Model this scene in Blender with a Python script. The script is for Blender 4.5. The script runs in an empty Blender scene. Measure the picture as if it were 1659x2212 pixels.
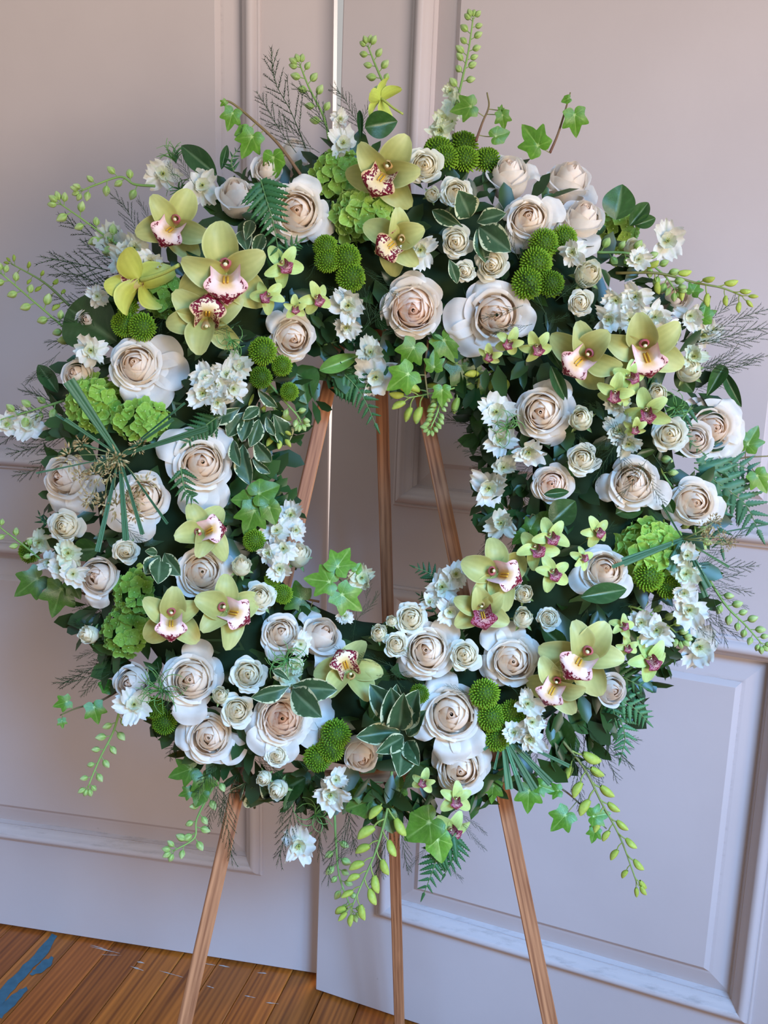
import bpy, math, random
import numpy as np
from mathutils import Vector, Matrix
scene = bpy.context.scene
COL = scene.collection
R = math.radians
# ---------------------------------------------------------------- camera, light, exposure
W, H = 1659, 2212
FPX, PITCH, ROLL, CAMZ = 2053.6, 0.1893, 0.0414, 1.5
_f = Vector((0, math.cos(PITCH), -math.sin(PITCH)))
_u = Vector((0, math.sin(PITCH), math.cos(PITCH)))
_r = Vector((1, 0, 0))
_c, _s = math.cos(ROLL), math.sin(ROLL)
CR = _c * _r + _s * _u
CU = -_s * _r + _c * _u
EYE = Vector((0, 0, CAMZ))
cam = bpy.data.cameras.new('camera')
camo = bpy.data.objects.new('camera', cam)
COL.objects.link(camo)
cam.sensor_fit = 'HORIZONTAL'
cam.sensor_width = 36.0
cam.lens = FPX / W * 36.0
cam.clip_start = 0.05
m3 = Matrix((CR, CU, -_f)).transposed()
camo.matrix_world = Matrix.Translation(EYE) @ m3.to_4x4()
scene.camera = camo
scene.view_settings.view_transform = 'Standard'
scene.view_settings.look = 'None'
scene.view_settings.gamma = 1.0
scene.view_settings.use_curve_mapping = False
scene.view_settings.exposure = 0.18
world = bpy.data.worlds.new('world')
scene.world = world
world.use_nodes = True
wb = world.node_tree.nodes['Background']
wb.inputs[0].default_value = (0.96, 0.94, 0.92, 1)
wb.inputs[1].default_value = 0.45
def area(name, loc, target, w, h, power, color, spread=180):
    l = bpy.data.lights.new(name, 'AREA')
    l.shape = 'RECTANGLE'; l.size = w; l.size_y = h; l.energy = power; l.color = color; l.spread = R(spread)
    o = bpy.data.objects.new(name, l); COL.objects.link(o)
    o.location = loc
    o.rotation_euler = (Vector(target) - Vector(loc)).to_track_quat('-Z', 'Y').to_euler()
    return o
# tall street window behind the viewer: sky comes down through its upper panes, street light comes in level
area('window_sky_light', (1.7, -2.0, 3.3), (-0.22, 1.85, 0.08), 1.6, 0.9, 22, (0.20, 0.50, 1.0), 41)
area('window_street_light', (2.3, -1.95, 1.35), (-0.12, 1.8, 2.32), 1.8, 1.4, 24, (1.0, 0.83, 0.69), 68)
area('doorway_daylight', (1.3, 3.3, 1.8), (-0.12, 2.0, 1.7), 1.2, 1.8, 60, (1.0, 0.94, 0.86))
# ---------------------------------------------------------------- pixel -> world helpers
def ray(px, py):
    return _f + (px - W / 2) / FPX * CR - (py - H / 2) / FPX * CU
def at_y(px, py, y):
    r = ray(px, py)
    return EYE + r * (y / r.y)
def at_floor(px, py, z=0.0):
    r = ray(px, py)
    return EYE + r * ((z - CAMZ) / r.z)
LEAN = R(14)
N = Vector((0, -math.cos(LEAN), math.sin(LEAN)))          # wreath plane normal, towards the viewer
PU = Vector((0, math.sin(LEAN), math.cos(LEAN)))          # up in the wreath plane
CX, CY = 832, 1030                                        # wreath centre in the photograph
def at_n(px, py, h):
    r = ray(px, py)
    b = C0 + N * h
    return EYE + r * ((b - EYE).dot(N) / r.dot(N))
_rc = ray(CX, CY)
C0 = EYE + _rc * (1.43 / _rc.y)
RM, RA, HT = 0.325, 0.185, 0.125                          # ring radius, half width, height of the flower crown
def place(px, py, dh=0.0):
    h = 0.10
    for i in range(4):
        p = at_n(px, py, h)
        q = p - C0; q = q - N * q.dot(N)
        k = (q.length - RM) / RA
        h = (HT * math.sqrt(max(0.0, 1 - k * k)) if abs(k) < 1 else 0.0) + dh
    return at_n(px, py, h)
def pxs(p):                                                # metres per pixel at p
    return (p - EYE).dot(_f) / FPX
def radial(p):
    q = p - C0; q = q - N * q.dot(N)
    return q
def facing(p, fx, fy):
    v = (EYE - p).normalized()
    r = CR - v * CR.dot(v); r.normalize()
    u = v.cross(r)
    k = math.sqrt(max(0.0, 1 - fx * fx - fy * fy))
    return (r * fx + u * fy + v * k).normalized()
def frame(p, z, roll=0.0, s=1.0):
    """matrix at p, local Z along z, local X near the viewer's right, turned by roll"""
    z = z.normalized()
    x = CR - z * CR.dot(z)
    x.normalize()
    y = z.cross(x)
    m = Matrix((x, y, z)).transposed().to_4x4()
    return Matrix.Translation(p) @ m @ Matrix.Rotation(roll, 4, 'Z') @ Matrix.Scale(s, 4)
def frame_y(p, q, roll=0.0, s=None):
    """matrix at p, local Y towards q, local Z near the viewer"""
    y = (q - p); L = y.length; y.normalize()
    v = (EYE - p).normalized()
    z = v - y * v.dot(y); z.normalize()
    x = y.cross(z)
    m = Matrix((x, y, z)).transposed().to_4x4()
    return Matrix.Translation(p) @ m @ Matrix.Rotation(roll, 4, 'Y') @ Matrix.Scale(L if s is None else s, 4)
# ---------------------------------------------------------------- objects
def sock(o, **k):
    for a, b in k.items():
        if b: o[a] = b
def thing(name, label, cat, M=None, group=None, kind=None):
    o = bpy.data.objects.new(name, None)
    o.empty_display_size = 0.02
    COL.objects.link(o)
    if M is not None: o.matrix_world = M
    sock(o, label=label, category=cat, group=group, kind=kind)
    return o
def part(name, mesh, parent=None, M=None, kind=None, label=None, color=None):
    o = bpy.data.objects.new(name, mesh)
    COL.objects.link(o)
    if parent is not None: o.parent = parent
    if M is not None: o.matrix_basis = M
    if color: o.color = (*color, 1)
    sock(o, kind=kind, label=label)
    return o
def srgb(h):
    if isinstance(h, str): c = [int(h[i:i + 2], 16) / 255 for i in (0, 2, 4)]
    else: c = [x / 255 for x in h]
    return tuple(x / 12.92 if x <= 0.04045 else ((x + 0.055) / 1.055) ** 2.4 for x in c)
def mix(a, b, t):
    t = max(0.0, min(1.0, t))
    return tuple(x + (y - x) * t for x, y in zip(a, b))
def sm(a, b, x):
    t = max(0.0, min(1.0, (x - a) / (b - a)))
    return t * t * (3 - 2 * t)
class MB:
    def __init__(s): s.v = []; s.f = []; s.c = []
    def add(s, v, f, c, M=None):
        k = len(s.v)
        if M is not None: v = [M @ Vector(a) for a in v]
        s.v += [tuple(a) for a in v]
        s.f += [tuple(i + k for i in a) for a in f]
        s.c += [(a[0], a[1], a[2], a[3] if len(a) > 3 else 0.0) for a in (c if isinstance(c, list) else [c] * len(v))]
    def grid(s, fn, nu, nv, M=None):
        v, c, f = [], [], []
        for j in range(nv + 1):
            for i in range(nu + 1):
                p, col = fn(-1 + 2 * i / nu, j / nv)
                v.append(p); c.append(col)
        w = nu + 1
        for j in range(nv):
            for i in range(nu):
                f.append((j * w + i, j * w + i + 1, (j + 1) * w + i + 1, (j + 1) * w + i))
        s.add(v, f, c, M)
    def tube(s, pts, r0, r1=None, sides=6, col=(0.2, 0.3, 0.1), col2=None, cap=True):
        r1 = r0 if r1 is None else r1
        pts = [Vector(p) for p in pts]
        n = len(pts)
        v, c, f = [], [], []
        x = None
        for i, p in enumerate(pts):
            t = (pts[min(i + 1, n - 1)] - pts[max(i - 1, 0)]).normalized()
            if x is None:
                x = t.orthogonal().normalized()
            else:
                x = (x - t * x.dot(t)).normalized()
            y = t.cross(x)
            k = i / (n - 1)
            r = r0 + (r1 - r0) * k
            cc = mix(col, col2, k) if col2 else col
            for a in range(sides):
                th = 2 * math.pi * a / sides
                v.append(p + x * (r * math.cos(th)) + y * (r * math.sin(th))); c.append(cc)
        for i in range(n - 1):
            for a in range(sides):
                b = (a + 1) % sides
                f.append((i * sides + a, i * sides + b, (i + 1) * sides + b, (i + 1) * sides + a))
        if cap:
            f.append(tuple(range(sides - 1, -1, -1))); f.append(tuple((n - 1) * sides + a for a in range(sides)))
        s.add(v, f, c)
    def box(s, M, x0, x1, y0, y1, z0, z1, col):
        v = [(x, y, z) for x in (x0, x1) for y in (y0, y1) for z in (z0, z1)]
        s.add(v, [(0, 1, 3, 2), (4, 6, 7, 5), (0, 4, 5, 1), (2, 3, 7, 6), (0, 2, 6, 4), (1, 5, 7, 3)], col, M)
    def mesh(s, name, mat, smooth=True):
        me = bpy.data.meshes.new(name)
        me.from_pydata(s.v, [], s.f)
        a = me.color_attributes.new('Col', 'FLOAT_COLOR', 'POINT')
        a.data.foreach_set('color', np.array(s.c, dtype=np.float32).ravel())
        if smooth: me.polygons.foreach_set('use_smooth', [True] * len(me.polygons))
        me.materials.append(mat)
        me.update()
        return me
def spline(pts, n=6):
    """Catmull-Rom through pts"""
    P = [Vector(p) for p in pts]
    if len(P) == 2: return [P[0].lerp(P[1], i / n) for i in range(n + 1)]
    P = [2 * P[0] - P[1]] + P + [2 * P[-1] - P[-2]]
    out = []
    for i in range(1, len(P) - 2):
        a, b, c, d = P[i - 1:i + 3]
        for k in range(n):
            t = k / n
            out.append(0.5 * ((2 * b) + (c - a) * t + (2 * a - 5 * b + 4 * c - d) * t * t + (3 * b - a - 3 * c + d) * t ** 3))
    out.append(P[-2])
    return out
# ---------------------------------------------------------------- materials
def mat_new(name):
    m = bpy.data.materials.new(name); m.use_nodes = True
    nt = m.node_tree
    return m, nt, nt.nodes['Principled BSDF'], nt.nodes['Material Output']
def flora(name, rough=0.55, trans=0.25, spec=0.3, mottle=0.10, mscale=60, spot=None, spot_scale=26, bump=0.0, bscale=120):
    m, nt, p, out = mat_new(name)
    n, l = nt.nodes.new, nt.links.new
    at = n('ShaderNodeAttribute'); at.attribute_name = 'Col'
    oi = n('ShaderNodeObjectInfo')
    mu = n('ShaderNodeMix'); mu.data_type = 'RGBA'; mu.blend_type = 'MULTIPLY'; mu.inputs[0].default_value = 1
    l(at.outputs['Color'], mu.inputs[6]); l(oi.outputs['Color'], mu.inputs[7])
    tc = n('ShaderNodeTexCoord')
    no = n('ShaderNodeTexNoise'); no.inputs['Scale'].default_value = mscale; no.inputs['Detail'].default_value = 3
    l(tc.outputs['Object'], no.inputs['Vector'])
    mr = n('ShaderNodeMapRange'); mr.inputs[1].default_value = 0.3; mr.inputs[2].default_value = 0.7
    mr.inputs[3].default_value = 1 - mottle; mr.inputs[4].default_value = 1 + mottle
    l(no.outputs[0], mr.inputs[0])
    m2 = n('ShaderNodeMix'); m2.data_type = 'RGBA'; m2.blend_type = 'MULTIPLY'; m2.inputs[0].default_value = 1
    l(mu.outputs[2], m2.inputs[6]); l(mr.outputs[0], m2.inputs[7])
    colr = m2.outputs[2]
    if spot:
        n2 = n('ShaderNodeTexNoise'); n2.inputs['Scale'].default_value = spot_scale; n2.inputs['Detail'].default_value = 2
        l(tc.outputs['Object'], n2.inputs['Vector'])
        ad = n('ShaderNodeMath'); ad.operation = 'ADD'
        l(n2.outputs[0], ad.inputs[0]); l(at.outputs['Alpha'], ad.inputs[1])
        st = n('ShaderNodeMapRange'); st.inputs[1].default_value = 0.98; st.inputs[2].default_value = 1.04
        l(ad.outputs[0], st.inputs[0])
        m3_ = n('ShaderNodeMix'); m3_.data_type = 'RGBA'
        l(st.outputs[0], m3_.inputs[0]); l(colr, m3_.inputs[6]); m3_.inputs[7].default_value = (*spot, 1)
        colr = m3_.outputs[2]
    l(colr, p.inputs['Base Color'])
    p.inputs['Roughness'].default_value = rough
    p.inputs['Specular IOR Level'].default_value = spec
    if bump:
        b = n('ShaderNodeBump'); b.inputs['Strength'].default_value = bump; b.inputs['Distance'].default_value = 0.002
        n3 = n('ShaderNodeTexNoise'); n3.inputs['Scale'].default_value = bscale
        l(tc.outputs['Object'], n3.inputs['Vector']); l(n3.outputs[0], b.inputs['Height']); l(b.outputs[0], p.inputs['Normal'])
    if trans:
        tr = n('ShaderNodeBsdfTranslucent'); l(colr, tr.inputs['Color'])
        mx = n('ShaderNodeMixShader'); mx.inputs[0].default_value = trans
        l(p.outputs[0], mx.inputs[1]); l(tr.outputs[0], mx.inputs[2]); l(mx.outputs[0], out.inputs['Surface'])
    return m
M_PETAL = flora('rose_petal', 0.6, 0.48, 0.25, 0.035, 5)
M_WHITE = flora('white_petal', 0.6, 0.38, 0.25, 0.05, 8)
M_ORCH = flora('orchid_tepal', 0.45, 0.22, 0.35, 0.07, 4)
M_LIP = flora('orchid_lip', 0.5, 0.12, 0.3, 0.08, 8, spot=srgb('720c28'), spot_scale=22)
M_HYD = flora('hydrangea_petal', 0.6, 0.28, 0.25, 0.10, 5)
M_MUM = flora('button_mum', 0.65, 0.1, 0.2, 0.1, 8)
M_BUD = flora('bud_green', 0.5, 0.12, 0.3, 0.10, 5)
M_STEM = flora('stem', 0.6, 0.0, 0.3, 0.12, 30)
M_LEAF = flora('leaf', 0.38, 0.14, 0.45, 0.14, 6, bump=0.15, bscale=30)
M_VAR = flora('variegated_leaf', 0.45, 0.12, 0.4, 0.12, 6, spot=srgb('c9cda4'), spot_scale=9)
M_FERN = flora('fern', 0.5, 0.15, 0.35, 0.12, 5)
M_NEED = flora('needles', 0.7, 0.0, 0.15, 0.15, 4)
M_TAN = flora('papyrus_tuft', 0.8, 0.05, 0.1, 0.2, 60)
M_BLADE = flora('papyrus_blade', 0.45, 0.1, 0.35, 0.1, 20)
def paint():
    m, nt, p, out = mat_new('door_paint')
    n, l = nt.nodes.new, nt.links.new
    tc = n('ShaderNodeTexCoord')
    a = n('ShaderNodeTexNoise'); a.inputs['Scale'].default_value = 3.0; a.inputs['Detail'].default_value = 6
    l(tc.outputs['Object'], a.inputs['Vector'])
    r = n('ShaderNodeValToRGB')
    r.color_ramp.elements[0].position = 0.25; r.color_ramp.elements[0].color = (*srgb('bcb1b0'), 1)
    r.color_ramp.elements[1].position = 0.75; r.color_ramp.elements[1].color = (*srgb('c6bbba'), 1)
    l(a.outputs[0], r.inputs[0])
    # scuffs and specks
    b = n('ShaderNodeTexNoise'); b.inputs['Scale'].default_value = 24; b.inputs['Detail'].default_value = 4; b.inputs['Distortion'].default_value = 2
    l(tc.outputs['Object'], b.inputs['Vector'])
    mr = n('ShaderNodeMapRange'); mr.inputs[1].default_value = 0.77; mr.inputs[2].default_value = 0.82; mr.inputs[4].default_value = 0.4
    l(b.outputs[0], mr.inputs[0])
    mx = n('ShaderNodeMix'); mx.data_type = 'RGBA'; l(mr.outputs[0], mx.inputs[0]); l(r.outputs[0], mx.inputs[6]); mx.inputs[7].default_value = (*srgb('8b817c'), 1)
    # grime held on the ledges: attribute written per vertex as wear
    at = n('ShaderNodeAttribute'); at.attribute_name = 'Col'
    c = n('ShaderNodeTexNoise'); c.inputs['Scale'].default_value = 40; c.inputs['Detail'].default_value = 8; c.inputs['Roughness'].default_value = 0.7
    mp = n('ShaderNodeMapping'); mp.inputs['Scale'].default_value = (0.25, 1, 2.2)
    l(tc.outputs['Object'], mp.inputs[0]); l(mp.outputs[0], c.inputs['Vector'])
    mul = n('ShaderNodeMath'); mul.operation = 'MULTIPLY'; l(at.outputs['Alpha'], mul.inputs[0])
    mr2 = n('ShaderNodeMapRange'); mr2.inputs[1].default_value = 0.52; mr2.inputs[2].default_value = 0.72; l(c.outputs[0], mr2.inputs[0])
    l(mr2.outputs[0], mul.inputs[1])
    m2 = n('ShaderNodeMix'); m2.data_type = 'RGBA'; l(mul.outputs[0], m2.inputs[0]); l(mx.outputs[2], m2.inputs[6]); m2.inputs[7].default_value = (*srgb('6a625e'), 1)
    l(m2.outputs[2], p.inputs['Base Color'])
    p.inputs['Roughness'].default_value = 0.42
    p.inputs['Specular IOR Level'].default_value = 0.35
    bp = n('ShaderNodeBump'); bp.inputs['Strength'].default_value = 0.08; bp.inputs['Distance'].default_value = 0.002
    d = n('ShaderNodeTexNoise'); d.inputs['Scale'].default_value = 90
    l(tc.outputs['Object'], d.inputs['Vector']); l(d.outputs[0], bp.inputs['Height']); l(bp.outputs[0], p.inputs['Normal'])
    return m
M_PAINT = paint()
def wood(name, light, dark, scale, streak, rough, spec=0.4, fine=1.0):
    """grain along local X"""
    m, nt, p, out = mat_new(name)
    n, l = nt.nodes.new, nt.links.new
    tc = n('ShaderNodeTexCoord'); oi = n('ShaderNodeObjectInfo')
    off = n('ShaderNodeVectorMath'); off.operation = 'SCALE'
    cmb = n('ShaderNodeCombineXYZ'); l(oi.outputs['Random'], cmb.inputs[0]); l(oi.outputs['Random'], cmb.inputs[1]); l(oi.outputs['Random'], cmb.inputs[2])
    l(cmb.outputs[0], off.inputs[0]); off.inputs['Scale'].default_value = 17.0
    ad = n('ShaderNodeVectorMath'); ad.operation = 'ADD'; l(tc.outputs['Object'], ad.inputs[0]); l(off.outputs[0], ad.inputs[1])
    mp = n('ShaderNodeMapping'); mp.inputs['Scale'].default_value = (streak, 1, 1); l(ad.outputs[0], mp.inputs[0])
    a = n('ShaderNodeTexNoise'); a.inputs['Scale'].default_value = scale; a.inputs['Detail'].default_value = 5; a.inputs['Distortion'].default_value = 0.6
    l(mp.outputs[0], a.inputs['Vector'])
    w = n('ShaderNodeTexWave'); w.wave_type = 'BANDS'; w.bands_direction = 'Y'; w.inputs['Scale'].default_value = scale * 0.55 * fine
    w.inputs['Distortion'].default_value = 5; w.inputs['Detail'].default_value = 3; w.inputs['Detail Scale'].default_value = 1.0
    l(mp.outputs[0], w.inputs['Vector'])
    mm = n('ShaderNodeMath'); mm.operation = 'MULTIPLY_ADD'; mm.inputs[1].default_value = 0.16; l(w.outputs['Fac'], mm.inputs[0])
    m5 = n('ShaderNodeMath'); m5.operation = 'MULTIPLY'; m5.inputs[1].default_value = 0.92; l(a.outputs[0], m5.inputs[0]); l(m5.outputs[0], mm.inputs[2])
    r = n('ShaderNodeValToRGB')
    r.color_ramp.elements[0].position = 0.32; r.color_ramp.elements[0].color = (*dark, 1)
    r.color_ramp.elements[1].position = 0.72; r.color_ramp.elements[1].color = (*light, 1)
    l(mm.outputs[0], r.inputs[0])
    mu = n('ShaderNodeMix'); mu.data_type = 'RGBA'; mu.blend_type = 'MULTIPLY'; mu.inputs[0].default_value = 1
    l(r.outputs[0], mu.inputs[6]); l(oi.outputs['Color'], mu.inputs[7])
    l(mu.outputs[2], p.inputs['Base Color'])
    p.inputs['Roughness'].default_value = rough; p.inputs['Specular IOR Level'].default_value = spec
    bp = n('ShaderNodeBump'); bp.inputs['Strength'].default_value = 0.12; bp.inputs['Distance'].default_value = 0.001
    l(mm.outputs[0], bp.inputs['Height']); l(bp.outputs[0], p.inputs['Normal'])
    return m
M_OAK = wood('easel_oak', srgb('ba7f56'), srgb('7d4b2f'), 150, 0.05, 0.55, 0.25, 0.5)
M_FLOOR = wood('floor_fir', srgb('b26424'), srgb('70380f'), 46, 0.035, 0.34, 0.45)
def plain(name, c, rough=0.6, spec=0.3):
    m, nt, p, out = mat_new(name)
    n, l = nt.nodes.new, nt.links.new
    tc = n('ShaderNodeTexCoord'); a = n('ShaderNodeTexNoise'); a.inputs['Scale'].default_value = 60; a.inputs['Detail'].default_value = 4
    l(tc.outputs['Object'], a.inputs['Vector'])
    r = n('ShaderNodeValToRGB'); r.color_ramp.elements[0].position = 0.3; r.color_ramp.elements[1].position = 0.7
    r.color_ramp.elements[0].color = (*[x * 0.82 for x in c], 1); r.color_ramp.elements[1].color = (*[min(1, x * 1.12) for x in c], 1)
    l(a.outputs[0], r.inputs[0]); l(r.outputs[0], p.inputs['Base Color'])
    p.inputs['Roughness'].default_value = rough; p.inputs['Specular IOR Level'].default_value = spec
    return m
M_TAPE = plain('blue_tape', srgb('3d6577'), 0.6)
M_SCUFF = plain('white_paint', srgb('b9b0ab'), 0.7)
M_FOAM = plain('wreath_foam', srgb('1d2a18'), 0.95, 0.1)
# ---------------------------------------------------------------- floor
PD = Vector((math.cos(R(-103.3)), math.sin(R(-103.3)), 0))      # along the boards
PS = Vector((-PD.y, PD.x, 0))                                   # across
fl = thing('floor', None, None, None, None, 'structure')
rng = random.Random(5)
p0 = at_floor(245, 2036)
BW = 0.0905
mb = MB(); mb.box(Matrix.Identity(4), -4.2, 4.2, -1.2, 4.2, -0.05, -0.021, (0.02, 0.015, 0.01)); part('subfloor', mb.mesh('subfloor', plain('subfloor', srgb('241a12'), 0.9)), fl)
mb = MB()
b = 0.0022
for (x0, x1) in ((-3.0, 1.9),):
    hw = BW / 2 - 0.0007
    v = [(x0, -hw, -0.02), (x1, -hw, -0.02), (x1, hw, -0.02), (x0, hw, -0.02),
         (x0, -hw, -b), (x1, -hw, -b), (x1, hw, -b), (x0, hw, -b),
         (x0, -hw + b, 0), (x1, -hw + b, 0), (x1, hw - b, 0), (x0, hw - b, 0)]
    mb.add(v, [(3, 2, 1, 0), (0, 1, 5, 4), (1, 2, 6, 5), (2, 3, 7, 6), (3, 0, 4, 7), (4, 5, 9, 8), (5, 6, 10, 9), (6, 7, 11, 10), (7, 4, 8, 11), (8, 9, 10, 11)], (0.3, 0.2, 0.1))
plank_me = mb.mesh('plank', M_FLOOR, False)
PF = Matrix((PD, PS, Vector((0, 0, 1)))).transposed().to_4x4()
for k in range(-30, 31):
    o = p0 + PS * ((k + 0.5) * BW)
    o = o + PD * (((Vector((o.x, 1.3, 0)) - o).dot(PD)))
    o.z = 0
    g = rng.uniform(0.80, 1.22)
    part('plank', plank_me, fl, Matrix.Translation(o) @ PF, color=(g * rng.uniform(0.96, 1.04), g * rng.uniform(0.92, 1.05), g * rng.uniform(0.85, 1.1)))
mb = MB()
for (px, py, dx, dy, w) in ((227, 2052, 32, 12, 5), (213, 2046, 18, 8, 3), (240, 2063, 22, 2, 3), (304, 2079, 8, 3, 7), (296, 2092, 14, 8, 7), (370, 2104, 26, 12, 4), (452, 2083, 14, 4, 4), (484, 2087, 12, 4, 5), (454, 2132, 8, 4, 6), (540, 2153, 12, 4, 4), (566, 2102, 10, 1, 6), (588, 2167, 14, 2, 5)):
    a_, b_ = at_floor(px - dx, py - dy * 0.6, 0.0006), at_floor(px + dx, py + dy * 0.6, 0.0006)
    d_ = (b_ - a_).normalized(); s_ = Vector((-d_.y, d_.x, 0)) * (w * 0.0005)
    v = []
    n_ = 6
    for i in range(n_ + 1):
        q = a_.lerp(b_, i / n_); e = (0.25 + rng.random() * 0.8) * math.sin(math.pi * (0.06 + 0.88 * i / n_))
        v += [q + s_ * e, q - s_ * e * rng.uniform(0.5, 1.1)]
    mb.add(v, [(2 * i, 2 * i + 1, 2 * i + 3, 2 * i + 2) for i in range(n_)], (0.6, 0.6, 0.6))
part('paint_chips', mb.mesh('paint_chips', M_SCUFF, False), fl, kind='stuff')
for label, pts in (('long strip of torn blue tape stuck to the boards near the door', [(113, 2018, 122, 2021), (83, 2052, 104, 2056), (51, 2086, 73, 2091), (17, 2119, 41, 2126), (-4, 2145, 16, 2155), (-30, 2172, -6, 2182)]),
                   ('short torn scrap of blue tape on the floor beside the longest strip', [(112, 2067, 117, 2070), (92, 2076, 108, 2086), (76, 2092, 94, 2099), (64, 2106, 70, 2108)]),
                   ('lower strip of torn blue tape running off along the floor boards', [(58, 2133, 62, 2136), (36, 2142, 46, 2154), (8, 2166, 24, 2178), (-16, 2190, 4, 2200)])):
    mb = MB()
    v = []
    pl = [p for q in [spline([(a, b, 0) for a, b, c, d in pts], 3), spline([(c, d, 0) for a, b, c, d in pts], 3)] for p in [q]]
    for a, c in zip(*pl):
        j = [rng.uniform(-2, 2) for _ in range(4)]
        for z in (0.0002, 0.0012):
            v += [at_floor(a.x + j[0], a.y + j[1], z), at_floor(c.x + j[2], c.y + j[3], z)]
    k_ = len(pl[0])
    f = []
    for i in range(k_ - 1):
        A, B = 4 * i, 4 * i + 4
        f += [(A + 2, A + 3, B + 3, B + 2), (A, A + 2, B + 2, B), (A + 3, A + 1, B + 1, B + 3)]
    f += [(0, 1, 3, 2), (4 * k_ - 4, 4 * k_ - 2, 4 * k_ - 1, 4 * k_ - 3)]
    mb.add(v, f, (0.1, 0.3, 0.5))
    o = part('tape_strip', mb.mesh('tape_strip', M_TAPE, False)); sock(o, label=label, category='tape', group='strips of blue tape on the floor')
# ---------------------------------------------------------------- doors
PROF = [(0, 0), (0.0005, 0.005), (0.002, 0.007), (0.0055, 0.0075), (0.007, 0.006), (0.008, 0.011), (0.011, 0.017), (0.015, 0.0205), (0.020, 0.0215), (0.0245, 0.019), (0.0265, 0.0175), (0.027, 0.0155), (0.033, 0.010), (0.038, 0.003), (0.0395, -0.002), (0.044, -0.013)]
PANL = [(0.0435, -0.013), (0.0455, -0.0125), (0.078, -0.0035), (0.084, -0.0025), (0.0845, -0.0015), (0.093, 0.006), (0.094, 0.0065)]
def ring(u0, u1, z0, z1, s, h):
    return [(u0 + s, -h, z0 + s), (u1 - s, -h, z0 + s), (u1 - s, -h, z1 - s), (u0 + s, -h, z1 - s)]
def door(name, M, u0, u1, panels, top, lean):
    """local X along the leaf, local -Y towards the room"""
    T = 0.034
    M = M @ Matrix(((1, 0, lean, 0), (0, 1, 0, 0), (0, 0, 1, 0), (0, 0, 0, 1)))
    d = thing(name, None, None, None, None, 'structure')
    pu0, pu1 = panels[0][0], panels[0][1]
    I = 0.04
    c = (0.8, 0.75, 0.75, 0.0)
    def slab(nm, x0, x1, z0, z1):
        mb = MB()
        e = 0.0025
        v = [(x0, e, z0), (x1, e, z0), (x1, e, z1), (x0, e, z1), (x0 + e, 0, z0 + e), (x1 - e, 0, z0 + e), (x1 - e, 0, z1 - e), (x0 + e, 0, z1 - e), (x0, T, z0), (x1, T, z0), (x1, T, z1), (x0, T, z1)]
        ea, eb = (e if x0 == u0 else 0), (e if x1 == u1 else 0)
        v[4:8] = [(x0 + ea, 0, z0), (x1 - eb, 0, z0), (x1 - eb, 0, z1), (x0 + ea, 0, z1)]
        if not ea: v[0] = (x0, 0, z0); v[3] = (x0, 0, z1)
        if not eb: v[1] = (x1, 0, z0); v[2] = (x1, 0, z1)
        mb.add(v, [(4, 5, 6, 7), (0, 1, 5, 4), (1, 2, 6, 5), (2, 3, 7, 6), (3, 0, 4, 7), (8, 9, 1, 0), (9, 10, 2, 1), (10, 11, 3, 2), (11, 8, 0, 3), (11, 10, 9, 8)], c, M)
        part(nm, mb.mesh(nm, M_PAINT, False), d)
    slab('stile', u0, pu0 + I, 0.008, top); slab('stile', pu1 - I, u1, 0.008, top)
    zs = [0.008] + [z for p in panels for z in (p[2] + I, p[3] - I)] + [top]
    for i in range(0, len(zs), 2): slab('rail', pu0 + I, pu1 - I, zs[i], zs[i + 1])
    for (a, b_, z0, z1) in panels:
        for side in range(4):
            mb = MB(); v = []; cc = []
            for (s, h) in PROF:
                r_ = ring(a, b_, z0, z1, s, h)
                A, B = Vector(r_[side]), Vector(r_[(side + 1) % 4])
                for k in range(13):
                    v.append(A.lerp(B, k / 12))
                    g = 0.0
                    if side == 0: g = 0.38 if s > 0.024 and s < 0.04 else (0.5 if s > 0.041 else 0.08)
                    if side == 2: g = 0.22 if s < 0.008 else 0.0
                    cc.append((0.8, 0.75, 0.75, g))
            n_ = len(PROF)
            f = [(j * 13 + k, j * 13 + k + 1, (j + 1) * 13 + k + 1, (j + 1) * 13 + k) for j in range(n_ - 1) for k in range(12)]
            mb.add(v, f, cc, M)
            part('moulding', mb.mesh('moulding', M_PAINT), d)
        mb = MB(); v = []; cc = []
        for (s, h) in PANL:
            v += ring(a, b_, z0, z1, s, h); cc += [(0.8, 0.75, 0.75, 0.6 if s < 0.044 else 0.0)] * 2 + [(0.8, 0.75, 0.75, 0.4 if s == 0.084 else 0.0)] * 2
        n_ = len(PANL)
        f = [(4 * j + k, 4 * j + (k + 1) % 4, 4 * j + 4 + (k + 1) % 4, 4 * j + 4 + k) for j in range(n_ - 1) for k in range(4)]
        f.append(tuple(4 * (n_ - 1) + k for k in range(4)))
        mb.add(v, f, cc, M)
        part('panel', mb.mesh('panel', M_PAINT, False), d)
    return d
yl = 0.1692
ML = Matrix.Translation((0, 1.9724, 0)) @ Matrix.Rotation(-math.atan(math.tan(yl)), 4, 'Z')
door('door_1', ML, -1.30, -0.0995, [(-1.016, -0.2458, 0.242, 0.9926), (-1.016, -0.2458, 1.1588, 2.65)], 2.95, -0.0194)
yr = 0.3943
MR = Matrix.Translation((-0.1122, 1.9373, 0)) @ Matrix.Rotation(-yr, 4, 'Z')
door('door_2', MR, 0.0, 1.075, [(0.1443, 0.915, 0.2411, 0.9904), (0.1443, 0.915, 1.1549, 2.65)], 2.95, -0.0025)
def wall(name, M, x0, x1):
    mb = MB(); mb.box(Matrix.Identity(4), x0, x1, 0.004, 0.12, 0, 2.95, (0.8, 0.75, 0.75, 0.0))
    o = part(name, mb.mesh(name, M_PAINT, False)); o.matrix_world = M; sock(o, kind='structure')
wall('wall_left', ML, -3.6, -1.303)
wall('wall_right', MR, 1.078, 3.4)
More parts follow.
